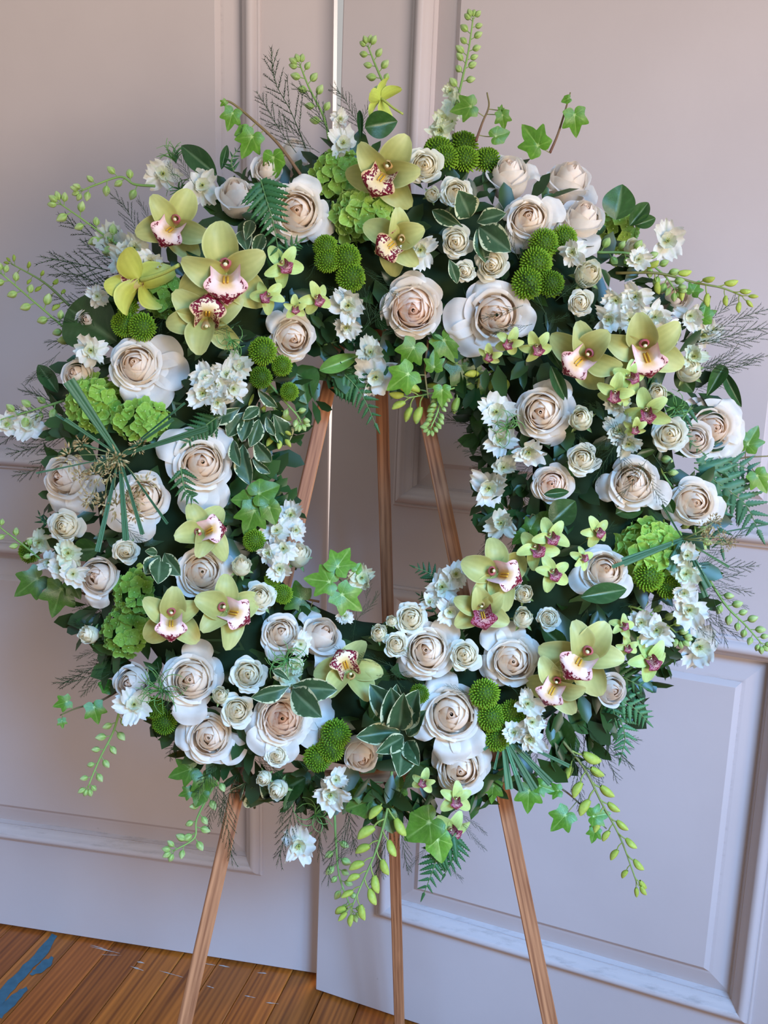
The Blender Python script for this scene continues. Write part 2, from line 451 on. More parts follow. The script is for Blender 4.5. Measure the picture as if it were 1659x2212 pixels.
# ---------------------------------------------------------------- easel
ez = thing('easel', 'oak tripod display easel holding up the round flower wreath', 'easel', Matrix.Translation((0.0, 1.3, 0.0)))
inv = Matrix.Translation((0.0, -1.3, 0.0))
def bar(nm, a, b_, w, t, face, parent=ez, mat=M_OAK):
    x = (b_ - a); L = x.length; x.normalize()
    z = (face - x * face.dot(x)).normalized(); y = z.cross(x)
    mb = MB(); e = 0.0015
    v = []
    for X in (0, L):
        v += [(X, -w / 2 + e, -t / 2), (X, w / 2 - e, -t / 2), (X, w / 2, -t / 2 + e), (X, w / 2, t / 2 - e), (X, w / 2 - e, t / 2), (X, -w / 2 + e, t / 2), (X, -w / 2, t / 2 - e), (X, -w / 2, -t / 2 + e)]
    f = [(i, (i + 1) % 8, 8 + (i + 1) % 8, 8 + i) for i in range(8)] + [tuple(range(7, -1, -1)), tuple(range(8, 16))]
    mb.add(v, f, (0.5, 0.35, 0.25))
    M = Matrix.Translation(a) @ Matrix((x, y, z)).transposed().to_4x4()
    return part(nm, mb.mesh(nm, mat, False), parent, inv @ M)
def extend(a, b_, z0, z1):
    d_ = (b_ - a) / (b_.z - a.z)
    return a + d_ * (z0 - a.z), a + d_ * (z1 - a.z)
front = Vector((0, -1, 0.25))
a1, b1 = extend(at_y(398, 2212, 1.25), at_y(706, 855, 1.5), 0.0, 1.735)
bar('leg', a1, b1, 0.0215, 0.018, front + Vector((0.15, 0, 0)))
a2, b2 = extend(at_y(1189, 2212, 1.25), at_y(931, 950, 1.5), 0.0, 1.735)
bar('leg', a2, b2, 0.0225, 0.018, front + Vector((-0.1, 0, 0)))
a3, b3 = extend(at_y(863, 2212, 1.76), at_y(826, 900, 1.62), 0.0, 1.70)
bar('leg', a3, b3, 0.0215, 0.022, Vector((0, -1, -0.1)))
bar('crossbar', at_y(505, 1693, 1.315), at_y(1092, 1658, 1.315), 0.021, 0.018, Vector((0, -1, 0.25)))
bar('crossbar', at_y(640, 905, 1.525) + Vector((0.1, 0, 0.35)), at_y(1000, 905, 1.525) + Vector((-0.1, 0, 0.35)), 0.022, 0.016, Vector((0, -1, 0.25)))
# ---------------------------------------------------------------- flower meshes
PEACH, CREAM, WHITE = srgb('f3d3b0'), srgb('f3e4cd'), srgb('eee8e0')
RB = [(-1.0, .10), (-.85, .36), (-.6, .555), (-.35, .62), (-.1, .585), (.1, .475), (.25, .34), (.36, .215), (.44, .12), (.52, .05), (.7, .03)]
def rbud(z):
    for (z0, r0), (z1, r1) in zip(RB, RB[1:]):
        if z <= z1:
            t = max(0, (z - z0) / (z1 - z0)); t2 = t
            return r0 + (r1 - r0) * t2
    return .03
def petal_mesh(th, H, rim, Wd, rng, c_in, c_out, rag=0.02, base=-1.0, nu=14, nv=12):
    """one petal of a ring: cupped round the bud, its rim at height H and radius rim"""
    ph, ph2, k5 = rng.uniform(0, 6), rng.uniform(0, 6), rng.uniform(2.0, 4.0)
    asym = rng.uniform(-.4, .4); tk = rng.uniform(.015, .045) * (.5 + rim)
    roll = rng.uniform(.5, 1.5)
    rb = min(.66, rim + .195 + .08 * max(0, 1 - rim / .35))
    cl = .018 + .085 * sm(.15, .5, rim)
    def fn(u, v):
        vv = v * (1 - .06 * abs(u) ** 1.6 - .10 * abs(u) ** 5 + .04 * u * asym)
        z = base + (H - base) * vv
        w = Wd * (.35 + .65 * sm(0, .5, v)) * (1 - .14 * sm(.82, 1, v))
        if vv < .58:
            r = max(.03, rb * math.sin(vv / .58 * math.pi / 2) ** .7)
        else:
            t = (vv - .58) / .42
            if rim < rb: r = rb + (rim - rb) * t ** 1.9
            else:
                f = (rim - rb) * t ** 1.7 * (1 + asym * u * .5) * (1 - .18 * u * u)
                r = rb + f; z -= .30 * f
        cr = max(0.0, (v - .80) / .20)
        r += tk * u * (.4 + v) + cl * roll * cr * cr
        z -= cl * .7 * roll * cr * cr
        rf = rag * (math.sin(k5 * u + ph) * v ** 3 + .5 * math.sin(2.7 * k5 * u + ph2) * v ** 8)
        r += rf; z += rf * .6
        a = th + u * w
        c = mix(c_in, c_out, sm(.5, .98, v))
        c = mix(c, srgb('f6f1ea'), .45 * sm(.9, 1, v))
        return (r * math.cos(a), r * math.sin(a), z), c
    mb = MB(); mb.grid(fn, nu, nv)
    return mb
def heart_mesh(rng, c0, c1, r1=0.125, top=0.44, turns=1.9, k=1.0):
    def fn(u, v):
        t = (u + 1) / 2
        a = t * turns * 2 * math.pi
        hh = top - .055 * t * t + .010 * math.sin(a * 1.3)
        z = (.02 + (hh - .02) * v)
        r = (.004 + (r1 - .004) * t) * (1 + .7 * t * (1 - v) ** 1.3) * (.85 + .15 * k) + .012 * sm(.8, 1, v)
        return (r * math.cos(a), r * math.sin(a), z), mix(c0, c1, .2 + .6 * v)
    mb = MB(); mb.grid(fn, 56, 5)
    # closed core added below the spiral to keep its gaps from going black
    mb.grid(lambda u, v: ((rbud(.43 - 1.1 * v) * .45 * k * math.cos(math.pi * u), rbud(.43 - 1.1 * v) * .45 * k * math.sin(math.pi * u), .385 - 1.1 * v), mix(c0, c1, .15)), 16, 10)
    return mb
def sepal_fan(n, L, w, z0, col, rng, droop=0.5):
    out = []
    for i in range(n):
        a = 2 * math.pi * i / n + rng.uniform(-0.2, 0.2); dr = droop * rng.uniform(0.6, 1.4)
        def fn(u, v):
            ww = w * (math.sin(math.pi * (0.12 + 0.88 * v)) ** 0.8) * (1 - 0.3 * v)
            x = L * v * math.cos(0.3 * v); y = u * ww; z = z0 + 0.5 * L * v - dr * L * v * v + 0.06 * abs(u)
            return (x * math.cos(a) - y * math.sin(a), x * math.sin(a) + y * math.cos(a), z), mix(col, (0.35, 0.42, 0.2), 0.3 * v)
        mb = MB(); mb.grid(fn, 4, 6); out.append(mb)
    return out
ROSE_CACHE = {}
def rose_parts(kind):
    if kind in ROSE_CACHE: return ROSE_CACHE[kind]
    rng = random.Random('rose' + kind)
    k = kind[0]
    out = []
    zs = 1.0; kk = 1.0; rg = .016
    P0 = srgb('fdead6')
    if k == 'o':      # open, spiral showing, cups overlapping
        cs = [P0, srgb('fcefdd'), srgb('faf1e3'), srgb('f6f0e5')]
        lay = [(3, .46, .13, 1.5), (3, .445, .22, 1.35), (4, .40, .33, 1.15), (4, .32, .46, 1.02), (4, .20, .60, .98), (5, .04, .77, .86), (5, -.16, .93, .80)]
    elif k == 'f':    # full, many even rings, warm
        cs = [srgb('fde4cf'), srgb('fce9d9'), srgb('faeedd'), srgb('f6eee0')]
        lay = [(3, .40, .12, 1.5), (4, .41, .20, 1.2), (5, .40, .29, 1.0), (5, .37, .38, .95), (6, .32, .48, .85), (6, .24, .60, .8), (6, .12, .76, .76), (5, -.08, .93, .78)]
    elif k == 'b':    # tall bud
        cs = [srgb('f9e6d3'), srgb('f8ecdf'), srgb('f6efe4'), srgb('f3eee6')]
        zs = 1.22; kk = 1.0
        lay = [(3, .50, .12, 1.5), (3, .47, .20, 1.4), (3, .41, .31, 1.3), (3, .30, .46, 1.25), (4, .16, .68, 1.1)]
    elif k == 'w':    # blown wide, small heart, big outer petals
        cs = [P0, srgb('fae9d6'), srgb('f6ecde'), srgb('f2ede6')]
        lay = [(3, .46, .09, 1.5), (3, .445, .16, 1.4), (3, .41, .25, 1.3), (3, .33, .38, 1.25), (4, .16, .62, 1.0), (4, -.06, .88, .95), (4, -.24, 1.06, .9)]
    elif k == 's':    # spray rose, greenish cream
        cs = [srgb('f6e8c6'), srgb('f8f1da'), srgb('f5f3e4'), srgb('eff0de')]
        rg = .03
        lay = [(3, .44, .13, 1.5), (4, .42, .25, 1.2), (4, .36, .39, 1.05), (5, .26, .55, .9), (5, .10, .74, .85), (4, -.08, .90, .8)]
    else:
        cs = [srgb('f5e6c0'), srgb('f7f0d8'), srgb('f3f2e0'), srgb('eaeed6')]
        zs = 1.3; rg = .03
        lay = [(3, .48, .13, 1.5), (3, .45, .24, 1.35), (4, .37, .38, 1.15), (4, .22, .56, 1.1)]
    nl = len(lay)
    a0 = rng.uniform(0, 6)
    ZS = Matrix.Diagonal((1, 1, zs, 1))
    def fin(mb):
        if zs != 1: mb.v = [(x, y, z * zs) for x, y, z in mb.v]
        return mb
    out.append(('petal_heart', fin(heart_mesh(rng, cs[0], cs[1], k=kk))))
    for i, (n, hh, rim, wd) in enumerate(lay):
        a0 += rng.uniform(.5, 1.2)
        t = i / (nl - 1)
        cin = mix(mix(cs[0], cs[1], min(1, 2 * t)), cs[2], max(0, 2 * t - 1)); cout = mix(mix(cs[1], cs[2], min(1, 2 * t)), cs[3], max(0, 2 * t - 1))
        for j in range(n):
            out.append(('petal', fin(petal_mesh(a0 + 2 * math.pi * j / n + rng.uniform(-.22, .22), hh + rng.uniform(-.04, .025), rim * rng.uniform(.93, 1.08), wd * rng.uniform(.92, 1.08), rng, cin, cout, rg * (.5 + 1.2 * t)))))
    res = [(nm, mb.mesh('rose_' + nm, M_PETAL)) for nm, mb in out]
    gr = srgb('7f9a5a')
    if k in 'st':
        for mb in sepal_fan(5, 1.0, 0.17, -0.75 * zs, gr, rng, 0.75 if k == 's' else 0.35): res.append(('sepal', mb.mesh('sepal', M_LEAF)))
    mb = MB()
    mb.tube([(0, 0, -0.9 * zs), (0, 0, -1.08 * zs), (0, 0, -1.2 * zs)], 0.24, 0.1, 8, gr)
    mb.tube([(0, 0, -1.15 * zs), (0.02, 0.02, -2.0)], 0.07, 0.06, 6, srgb('5d7a3c'))
    res.append(('stem', mb.mesh('rose_stem', M_STEM)))
    ROSE_CACHE[kind] = res
    return res
def guard_mesh(seed):
    rng = random.Random('guard%d' % seed)
    ph = rng.uniform(0, 6); sk = rng.uniform(-.25, .25); cu = rng.uniform(.6, 1.3)
    def fn(u, v):
        w = .50 * (.30 + .70 * math.sin(math.pi * (.03 + .60 * v)) ** .8) * (1 - .10 * sm(.85, 1, v))
        y = v * (1 - .10 * u * u - .10 * abs(u) ** 4)
        x = .30 + 1.0 * y
        z = -.62 + .42 * math.sin(min(1, v * 1.2) * 1.57) + .20 * u * u * (1 - v * .5) + .10 * sk * u * v
        z += .05 * math.sin(2.6 * u + ph) * v * v + .025 * math.sin(6.5 * u + 2 * ph) * v ** 4 - .26 * cu * sm(.62, 1, v) * v - .10 * cu * sm(.7, 1, abs(u)) * v
        return (x, u * w + sk * .2 * v, z), mix(srgb('f2e4cf'), srgb('f1ece3'), sm(.1, .6, v))
    mb = MB(); mb.grid(fn, 14, 14)
    return mb.mesh('guard_petal', M_PETAL)
GUARDS = [guard_mesh(i) for i in range(4)]
def clock(px, py):
    a = math.degrees(math.atan2(px - CX, CY - py)) % 360
    k = int(round(a / 15)) % 24
    hr = ['twelve', 'one', 'two', 'three', 'four', 'five', 'six', 'seven', 'eight', 'nine', 'ten', 'eleven'][k // 2]
    d = math.hypot(px - CX, py - CY)
    zone = 'inner edge' if d < 385 else 'middle' if d < 575 else 'outer rim' if d < 745 else 'far fringe'
    return ('at half past ' if k % 2 else "at ") + hr + (" o'clock" if k % 2 == 0 else '') + ' on wreath ' + zone
LABELS = {}
def lab(desc, px, py, full=False):
    l = desc if full else desc + ' ' + clock(px, py)
    if l in LABELS: print('DUPLABEL', l, LABELS[l], (px, py))
    if len(l.split()) > 16: print('LONG', len(l.split()), l)
    LABELS[l] = (px, py)
    return l
def rose(px, py, d, kind, fx, fy, desc, guards=(), dh=0.0, tint=None, cat='rose', name='rose', group='cream garden roses in the wreath'):
    p = place(px, py, dh)
    s = d / 2 * pxs(p)
    M = frame(p - facing(p, fx, fy) * (0.12 * s), facing(p, fx, fy), 0, s)
    t = thing(name, lab(desc, px, py), cat, M, group)
    rng = random.Random(px * 7 + py)
    S = Matrix.Rotation(rng.uniform(0, 6.28), 4, 'Z')
    for nm, me in rose_parts(kind): part(nm, me, t, S, color=tint)
    for i, (ang, sc) in enumerate(guards):
        part('petal', GUARDS[(px + i) % 4], t, Matrix.Rotation(R(ang), 4, 'Z') @ Matrix.Diagonal((sc, sc, 1, 1)), color=tint)
# --- orchids
def tepal_mesh(L, w, fwd, refl, cup, c0, c1, vein, rng, side=0.0, tipw=0.0):
    """along +Y, face +Z"""
    ph = rng.uniform(0, 6)
    def fn(u, v):
        ww = w * (0.22 + 0.78 * math.sin(math.pi * min(1, v ** 0.85) * 0.98) ** 0.75) if v < 0.98 else w * 0.20
        if v < 0.12: ww = w * (0.30 + 0.25 * v / 0.12)
        x = u * ww + side * v * v
        y = L * v
        z = fwd * math.sin(v * math.pi * 0.55) - refl * v * v + cup * u * u * math.sin(math.pi * min(1, 0.15 + v * 0.85)) + 0.012 * math.sin(3 * u + 5 * v + ph)
        k = 0.5 + 0.5 * math.cos(u * 15 + 0.8 * math.sin(4 * v))
        c = mix(c0, c1, 0.25 + 0.6 * v)
        c = mix(c, vein, 0.20 * k * (1 - 0.5 * v))
        c = mix(c, (0.75, 0.78, 0.42), 0.35 * sm(0.9, 1, abs(u)))
        return (x, y, z), c
    mb = MB(); mb.grid(fn, 16, 12)
    return mb
def lip_mesh(kind, rng):
    white = srgb('efd3c9') if kind == 'p' else srgb('ead9b8') if kind == 'm' else srgb('a8687a')
    rim = srgb('e9b9b8') if kind == 'p' else srgb('d9b98a') if kind == 'm' else srgb('8a4a5c')
    yel = srgb('e0b04a') if kind == 'p' else srgb('d9b868') if kind == 'm' else srgb('c9a08a')
    def fn(u, v):
        if v < 0.55:
            t = v / 0.55
            y = -0.02 - 0.16 * t; z = 0.02 + 0.42 * t
            w = 0.15 + 0.17 * math.sin(t * math.pi * 0.62)
            up = (0.30 * math.sin(t * math.pi * 0.8 + 0.25)) * u * u
            x = u * w * (1 - 0.25 * abs(u)) ; y += up
        else:
            t = (v - 0.55) / 0.45
            w = 0.235 + 0.13 * math.sin(min(1, t * 1.15) * math.pi * 0.9) - 0.16 * t ** 4
            y = -0.18 - 0.34 * t; z = 0.44 + 0.10 * math.sin(t * 2.2) - 0.22 * t * t
            up = 0.30 * math.sin(0.8 * math.pi + 0.25) * u * u * (1 - t)
            x = u * w; y += up + 0.10 * t * u * u
            z -= 0.06 * u * u * t
            wv = 0.028 * math.sin(u * 13 + 3 * v) * sm(0.5, 1, max(abs(u), t))
            z += wv; y += wv * 0.5
        r = max(abs(u), sm(0.6, 1.0, v))
        c = mix(white, rim, sm(0.7, 1, r))
        c = mix(c, yel, 0.8 * (1 - sm(0.25, 0.6, abs(u))) * (1 - sm(0.55, 0.8, v)))
        if kind == 'p':
            m = max(0.60 * sm(0.70, 0.84, v), .52 * sm(.62, .84, abs(u)) * sm(.5, .62, v)) * (1 - .55 * sm(0.95, 1.0, r))
            m = max(m, .5 * (abs(u) < .05) * sm(.66, .74, v))
        elif kind == 'm':
            m = 0.47 + 0.10 * sm(0.4, 0.8, abs(u)) - 0.12 * (1 - sm(0.2, 0.5, abs(u))) * (1 - sm(0.72, 0.9, v)) + 0.14 * sm(0.7, 0.9, v)
            m *= 1 - 0.7 * sm(0.96, 1, max(abs(u), v))
        else:
            m = 0.50
        return (x, y, z), (*c, m)
    mb = MB(); mb.grid(fn, 20, 20)
    return mb
ORCH = {}
def orchid_parts(kind):
    if kind in ORCH: return ORCH[kind]
    rng = random.Random('orchid' + kind)
    res = []
    mini = kind == 'n'
    if mini: c0, c1, ve = srgb('b4c463'), srgb('c3d287'), srgb('8ea048')
    else: c0, c1, ve = srgb('a8a850'), srgb('c2c584'), srgb('7f8638')
    def mk(L, w, f, r, c, side=0.0): return tepal_mesh(L, w, f, r, c, c0, c1, ve, rng, side).mesh('tepal', M_ORCH)
    if mini:
        res += [('sepal', mk(.95, .30, .10, .25, .10), 90), ('petal', mk(.90, .26, .22, .30, .08), 160), ('petal', mk(.90, .26, .22, .30, .08), 20), ('sepal', mk(.90, .31, .05, .35, .10), 222), ('sepal', mk(.90, .31, .05, .35, .10), 318)]
    else:
        res += [('sepal', mk(.98, .36, .42, .16, .20), 90), ('petal', mk(.96, .31, .46, .30, .12, .10), 160), ('petal', mk(.96, .31, .40, .22, .14, -.10), 20), ('sepal', mk(.98, .36, .14, .34, .18, .06), 214), ('sepal', mk(.98, .36, .10, .26, .20, -.06), 326)]
    res = [(n, m, Matrix.Rotation(R(a - 90), 4, 'Z')) for n, m, a in res]
    ls = 0.9 if mini else 1.22
    res.append(('lip', lip_mesh(kind, rng).mesh('lip', M_LIP), Matrix.Scale(ls, 4)))
    if not mini:
        mb = MB()
        yl_ = srgb('e3b03a')
        for sx in (-1, 1): mb.tube(spline([(sx * .028, -.06, .16), (sx * .032, -.10, .30), (sx * .03, -.165, .47)], 3), .022, .016, 6, yl_)
        res.append(('callus', mb.mesh('callus', M_BUD), Matrix.Identity(4)))
    cc = srgb('c66a72') if kind == 'p' else srgb('d8b27a') if kind == 'm' else srgb('b9a070')
    mb = MB()
    def col(u, v):
        a = math.pi * (u * 1.0)
        r = .085 * (0.9 + 0.35 * v) * (1 if v < .92 else 0.6)
        y = .06 + .10 * math.sin(v * 1.8); z = 0.0 + .36 * v - .06 * v * v
        return (r * math.sin(a), y + r * 0.8 * math.cos(a), z), mix(srgb('cfc07a'), cc, sm(.1, .6, v))
    mb.grid(col, 10, 6)
    mb.grid(lambda u, v: ((.04 * math.sin(math.pi * v) * math.cos(math.pi * u), .125 + .035 * math.sin(math.pi * v) * math.sin(math.pi * u), .345 + .03 * math.cos(math.pi * v)), srgb('efe6b8')), 8, 5)
    res.append(('column', mb.mesh('column', M_ORCH), Matrix.Scale(ls, 4)))
    mb = MB(); mb.tube(spline([(0, 0, 0.02), (0, -.02, -.3), (.05, -.15, -.8), (.05, -.3, -1.3)], 4), .07, .05, 6, srgb('a3ad55'))
    res.append(('flower_stalk', mb.mesh('flower_stalk', M_STEM), Matrix.Identity(4)))
    ORCH[kind] = res
    return res
def orchid(px, py, d, kind, fx, fy, roll, desc, dh=0.0, tint=None, group=None):
    p = place(px, py, dh)
    s = d / 2 * pxs(p)
    z = facing(p, fx, fy)
    if fx * fx + fy * fy > 1: z = -facing(p, fx / 1.6, fy / 1.6) * 0.5 + CR * fx * 0.8 + CU * fy * 0.8
    M = frame(p - z * (.12 * s), z, R(roll), s)
    mini = kind == 'n'
    t = thing('small_orchid' if mini else 'orchid', lab(desc, px, py), 'orchid', M, 'small green orchids with dark lips' if mini else 'large yellow green orchids')
    rng = random.Random(px + py * 3)
    for nm, me, L in orchid_parts(kind):
        J = Matrix.Rotation(rng.uniform(-.18, .42), 4, 'X') @ Matrix.Rotation(rng.uniform(-.2, .2), 4, 'Z') @ Matrix.Rotation(rng.uniform(-.35, .35), 4, 'Y') if nm in ('petal', 'sepal') else Matrix.Identity(4)
        g = rng.uniform(.88, 1.08)
        tt = tint or (1, 1, 1)
        if nm == 'callus': part(nm, me, lip_, lip_.matrix_basis.inverted() @ Matrix.Scale(1.22, 4)); continue
        o = part(nm, me, t, L @ J, color=(tt[0] * g, tt[1] * g, tt[2] * g * .96) if nm in ('petal', 'sepal') else None)
        if nm == 'lip': lip_ = o
# --- hydrangea
def floret_meshes():
    out = []
    for k in range(4):
        rng = random.Random('hyd%d' % k)
        mb = MB()
        for i in range(4):
            a = math.pi / 2 * i + rng.uniform(-.15, .15); up = rng.uniform(.05, .38); wd = rng.uniform(.50, .64)
            zo = 0.03 * (i % 2)
            def fn(u, v):
                w = wd * math.sin(math.pi * (0.10 + 0.78 * v)) ** 0.9
                y = 1.0 * v * (1 - .10 * u * u); x = u * w
                z = zo + up * v * v + 0.16 * u * u * v + 0.02 * math.sin(9 * u + 3 * v)
                c = mix(srgb('87ad3e'), srgb('a3c55c'), v * 0.7 + 0.2 * u * u)
                c = mix(c, srgb('7da33f'), 0.35 * (abs(abs(u) - .45) < .12) + 0.4 * (abs(u) < .1))
                c = mix(c, srgb('c4d98a'), .5 * sm(.88, 1, max(abs(u), v)))
                return (x * math.cos(a) - y * math.sin(a), x * math.sin(a) + y * math.cos(a), z), c
            mb.grid(fn, 8, 6)
        mb.grid(lambda u, v: ((.12 * math.sin(math.pi * v) * math.cos(math.pi * u), .12 * math.sin(math.pi * v) * math.sin(math.pi * u), .10 + .10 * math.cos(math.pi * v)), srgb('c3d988')), 6, 4)
        out.append(mb.mesh('floret', M_HYD))
    return out
FLORETS = floret_meshes()
mb = MB(); mb.grid(lambda u, v: ((.72 * math.sin(math.pi * v) * math.cos(math.pi * u), .72 * math.sin(math.pi * v) * math.sin(math.pi * u), .72 * math.cos(math.pi * v) - .15), srgb('3d5a1d')), 14, 8)
HYD_CORE = mb.mesh('flower_head', M_HYD)
mb = MB(); mb.tube([(0, 0, -.6), (0, 0, -2.0)], .1, .09, 6, srgb('5d7a3c')); HYD_STEM = mb.mesh('stem', M_STEM)
def hydrangea(px, py, rx, ry, n, desc, tint=(1, 1, 1), dh=0.0, fx=0, fy=0.1, fs=1.0):
    p = place(px, py, dh); s = (rx + ry) / 2 * pxs(p)
    z = facing(p, fx, fy)
    M = frame(p - z * (.55 * s), z, 0, s)
    t = thing('hydrangea', lab(desc, px, py), 'hydrangea', M, 'green hydrangea heads')
    part('flower_head', HYD_CORE, t, Matrix.Diagonal((rx / (rx + ry) * 2, ry / (rx + ry) * 2, 1, 1)), color=tint)
    part('stem', HYD_STEM, t)
    rng = random.Random(px * 3 + py)
    for i in range(n):
        zz = 1 - (i + .5) / n * 1.15
        a = i * 2.39996; r = math.sqrt(max(0, 1 - zz * zz))
        nrm = Vector((r * math.cos(a), r * math.sin(a), zz))
        pos = nrm * rng.uniform(.70, .86); pos.x *= rx / (rx + ry) * 2; pos.y *= ry / (rx + ry) * 2
        nrm = (nrm + Vector((rng.uniform(-.4, .4), rng.uniform(-.4, .4), .25))).normalized()
        m = nrm.to_track_quat('Z', 'Y').to_matrix().to_4x4()
        fsz = rng.uniform(.26, .35) * fs
        g = rng.uniform(.82, 1.15)
        part('floret', FLORETS[rng.randrange(4)], t, Matrix.Translation(pos) @ m @ Matrix.Rotation(rng.uniform(0, 6), 4, 'Z') @ Matrix.Scale(fsz, 4), color=(tint[0] * g, tint[1] * g, tint[2] * g))
# --- button mums
def mum_mesh(k):
    rng = random.Random('mum%d' % k)
    mb = MB()
    mb.grid(lambda u, v: ((.80 * math.sin(math.pi * .62 * v) * math.cos(math.pi * u), .80 * math.sin(math.pi * .62 * v) * math.sin(math.pi * u), .58 * math.cos(math.pi * .62 * v)), srgb('3f5c12')), 14, 6)
    n = 125
    for i in range(n):
        t = (i + .5) / n
        th = 1.75 * math.sqrt(t) * (1.0)
        a = i * 2.39996
        nrm = Vector((math.sin(th) * math.cos(a), math.sin(th) * math.sin(a), math.cos(th)))
        b = Vector((nrm.x * .76, nrm.y * .76, nrm.z * .54))
        o = (nrm + Vector((0, 0, .30 * (1 - t)))).normalized()
        L = (.17 + .24 * t) * rng.uniform(.85, 1.15)
        x = o.orthogonal().normalized(); y = o.cross(x)
        w = .056 + .022 * t
        v = [b + (x * math.cos(q) + y * math.sin(q)) * w for q in (0, 1.57, 3.14, 4.71)]
        v += [b + o * L * .75 + (x * math.cos(q) + y * math.sin(q)) * w * 1.05 for q in (0, 1.57, 3.14, 4.71)]
        v.append(b + o * L)
        cb = srgb('4d7012'); ct = mix(srgb('688e17'), srgb('8aad2e'), t * rng.uniform(.6, 1.2))
        f = [(q, (q + 1) % 4, 4 + (q + 1) % 4, 4 + q) for q in range(4)] + [(4 + q, 4 + (q + 1) % 4, 8) for q in range(4)]
        mb.add(v, f, [cb] * 4 + [mix(cb, ct, .75)] * 4 + [ct])
    return mb.mesh('florets', M_MUM)
MUMS = [mum_mesh(i) for i in range(3)]
mb = MB(); mb.tube([(0, 0, -.15), (0, 0, -.42), (0, 0, -.55)], .62, .12, 10, srgb('6f8f35')); MUM_CAL = mb.mesh('calyx', M_BUD)
mb = MB(); mb.tube([(0, 0, -.4), (.05, .05, -1.2), (0, .1, -2.4)], .10, .10, 6, srgb('6f9040')); MUM_STEM = mb.mesh('stem', M_STEM)
def mum(px, py, d, fx, fy, desc, tint=(1, 1, 1), dh=0.0):
    p = place(px, py, dh); s = d / 2 * pxs(p) * 1.02
    z = facing(p, fx, fy)
    t = thing('button_chrysanthemum', lab(desc, px, py), 'chrysanthemum', frame(p - z * .3 * s, z, px % 6, s), 'lime button chrysanthemums')
    part('florets', MUMS[(px + py) % 3], t, kind='stuff', color=tint); part('calyx', MUM_CAL, t, color=tint); part('stem', MUM_STEM, t)
# --- buds
def bud_mesh(kind):
    mb = MB()
    if kind == 'l':      # larkspur bud: ribbed, pointed, on a short stalk
        mb.tube(spline([(0, 0, 0), (0, .25, .02), (0, .5, 0)], 3), .045, .05, 5, srgb('7f9f52'), cap=False)
        g0, g1, wt = srgb('7d9c47'), srgb('a5bd6e'), srgb('d6deb2')
        def fn(u, v):
            a = math.pi * u
            r = .34 * math.sin(math.pi * v ** 0.85) ** .8 * (1 + .07 * math.cos(5 * a)) + .004
            k = .5 + .5 * math.cos(5 * a)
            return (r * math.cos(a), .45 + 1.05 * v, r * math.sin(a)), mix(mix(g0, g1, k), wt, .55 * (1 - k) * sm(.3, .8, v))
        mb.grid(fn, 20, 9)
    elif kind == 'o':    # orchid bud: plump, bent, on a longer curved stalk
        mb.tube(spline([(0, 0, 0), (.10, .45, .05), (.05, .85, .02)], 4), .055, .06, 6, srgb('8a9a48'), cap=False)
        g0, g1 = srgb('98a83c'), srgb('b5c25a')
        def fn(u, v):
            a = math.pi * u
            r = .30 * (math.sin(math.pi * (.10 + .88 * v)) ** .65) * (1 + .05 * math.cos(3 * a))
            x = r * math.cos(a) + .12 * math.sin(v * 2.4); z = r * .85 * math.sin(a)
            return (x, .8 + 1.15 * v, z), mix(mix(g0, g1, v), srgb('98a63f'), .5 * (math.cos(3 * a) > .9))
        mb.grid(fn, 18, 9)
    return mb.mesh('bud', M_BUD)
BUDS = {k: bud_mesh(k) for k in 'lo'}
def bud_on(t_inv, parent, p, d, L, kind, roll=0.0, tint=None):
    y = d.normalized(); v = (EYE - p).normalized(); z = v - y * v.dot(y); z.normalize(); x = y.cross(z)
    M = Matrix.Translation(p) @ Matrix((x, y, z)).transposed().to_4x4() @ Matrix.Rotation(roll, 4, 'Y') @ Matrix.Scale(L, 4)
    part('bud', BUDS[kind], parent, t_inv @ M, color=tint)
def spike(pts, n, L0, L1, kind, desc, w0=3.0, w1=1.6, t0=0.15, spread=0.9, stem='6f8f4a', h=0.03, hs=None, tint=None, name='larkspur_spike', cat='larkspur', group='larkspur spikes in bud', seed=0, tipn=3, at=None):
    P = [at_n(x, y, (hs[i] if hs else h)) if not hs or hs[i] is not None else place(x, y) for i, (x, y) in enumerate(pts)]
    S = spline(P, 7)
    M = Matrix.Translation(P[0]); inv_ = M.inverted()
    t = thing(name, lab(desc, *(at or pts[len(pts) // 2])), cat, M, group)
    k = pxs(P[0])
    mb = MB(); mb.tube([q - P[0] for q in S], w0 * k, w1 * k, 6, srgb(stem), mix(srgb(stem), srgb('8fae5a'), .5))
    part('stem', mb.mesh('stem', M_STEM), t)
    rng = random.Random(pts[0][0] * 13 + pts[0][1] + seed)
    m = len(S) - 1
    for i in range(n):
        tt = t0 + (1 - t0) * (i + .5) / n
        f = tt * m; a = int(min(m - 1, f)); q = S[a].lerp(S[a + 1], f - a)
        tg = (S[a + 1] - S[a]).normalized()
        v = (EYE - q).normalized(); sd = tg.cross(v).normalized()
        sgn = 1 if i % 2 else -1
        ang = rng.uniform(-.6, .6)
        d = tg * rng.uniform(.45, .9) * (1.1 - .3 * spread) + sd * sgn * spread * math.cos(ang) + v * math.sin(ang) * .7
        if kind == 'o': d = d + Vector((0, 0, -.55))
        L = (L0 + (L1 - L0) * tt) * k / 1.15
        bud_on(inv_, t, q, d, L * rng.uniform(.85, 1.12), kind, rng.uniform(0, 6) if kind == 'l' else rng.uniform(-.8, .8), tint)
    for i in range(tipn):
        q = S[-1]; tg = (S[-1] - S[-2]).normalized(); v = (EYE - q).normalized(); sd = tg.cross(v)
        bud_on(inv_, t, q - tg * L1 * k * .1, tg + sd * (i - (tipn - 1) / 2) * .75 + v * rng.uniform(-.3, .3), L1 * k / 1.25, kind, rng.uniform(0, 6), tint)
    return t, inv_
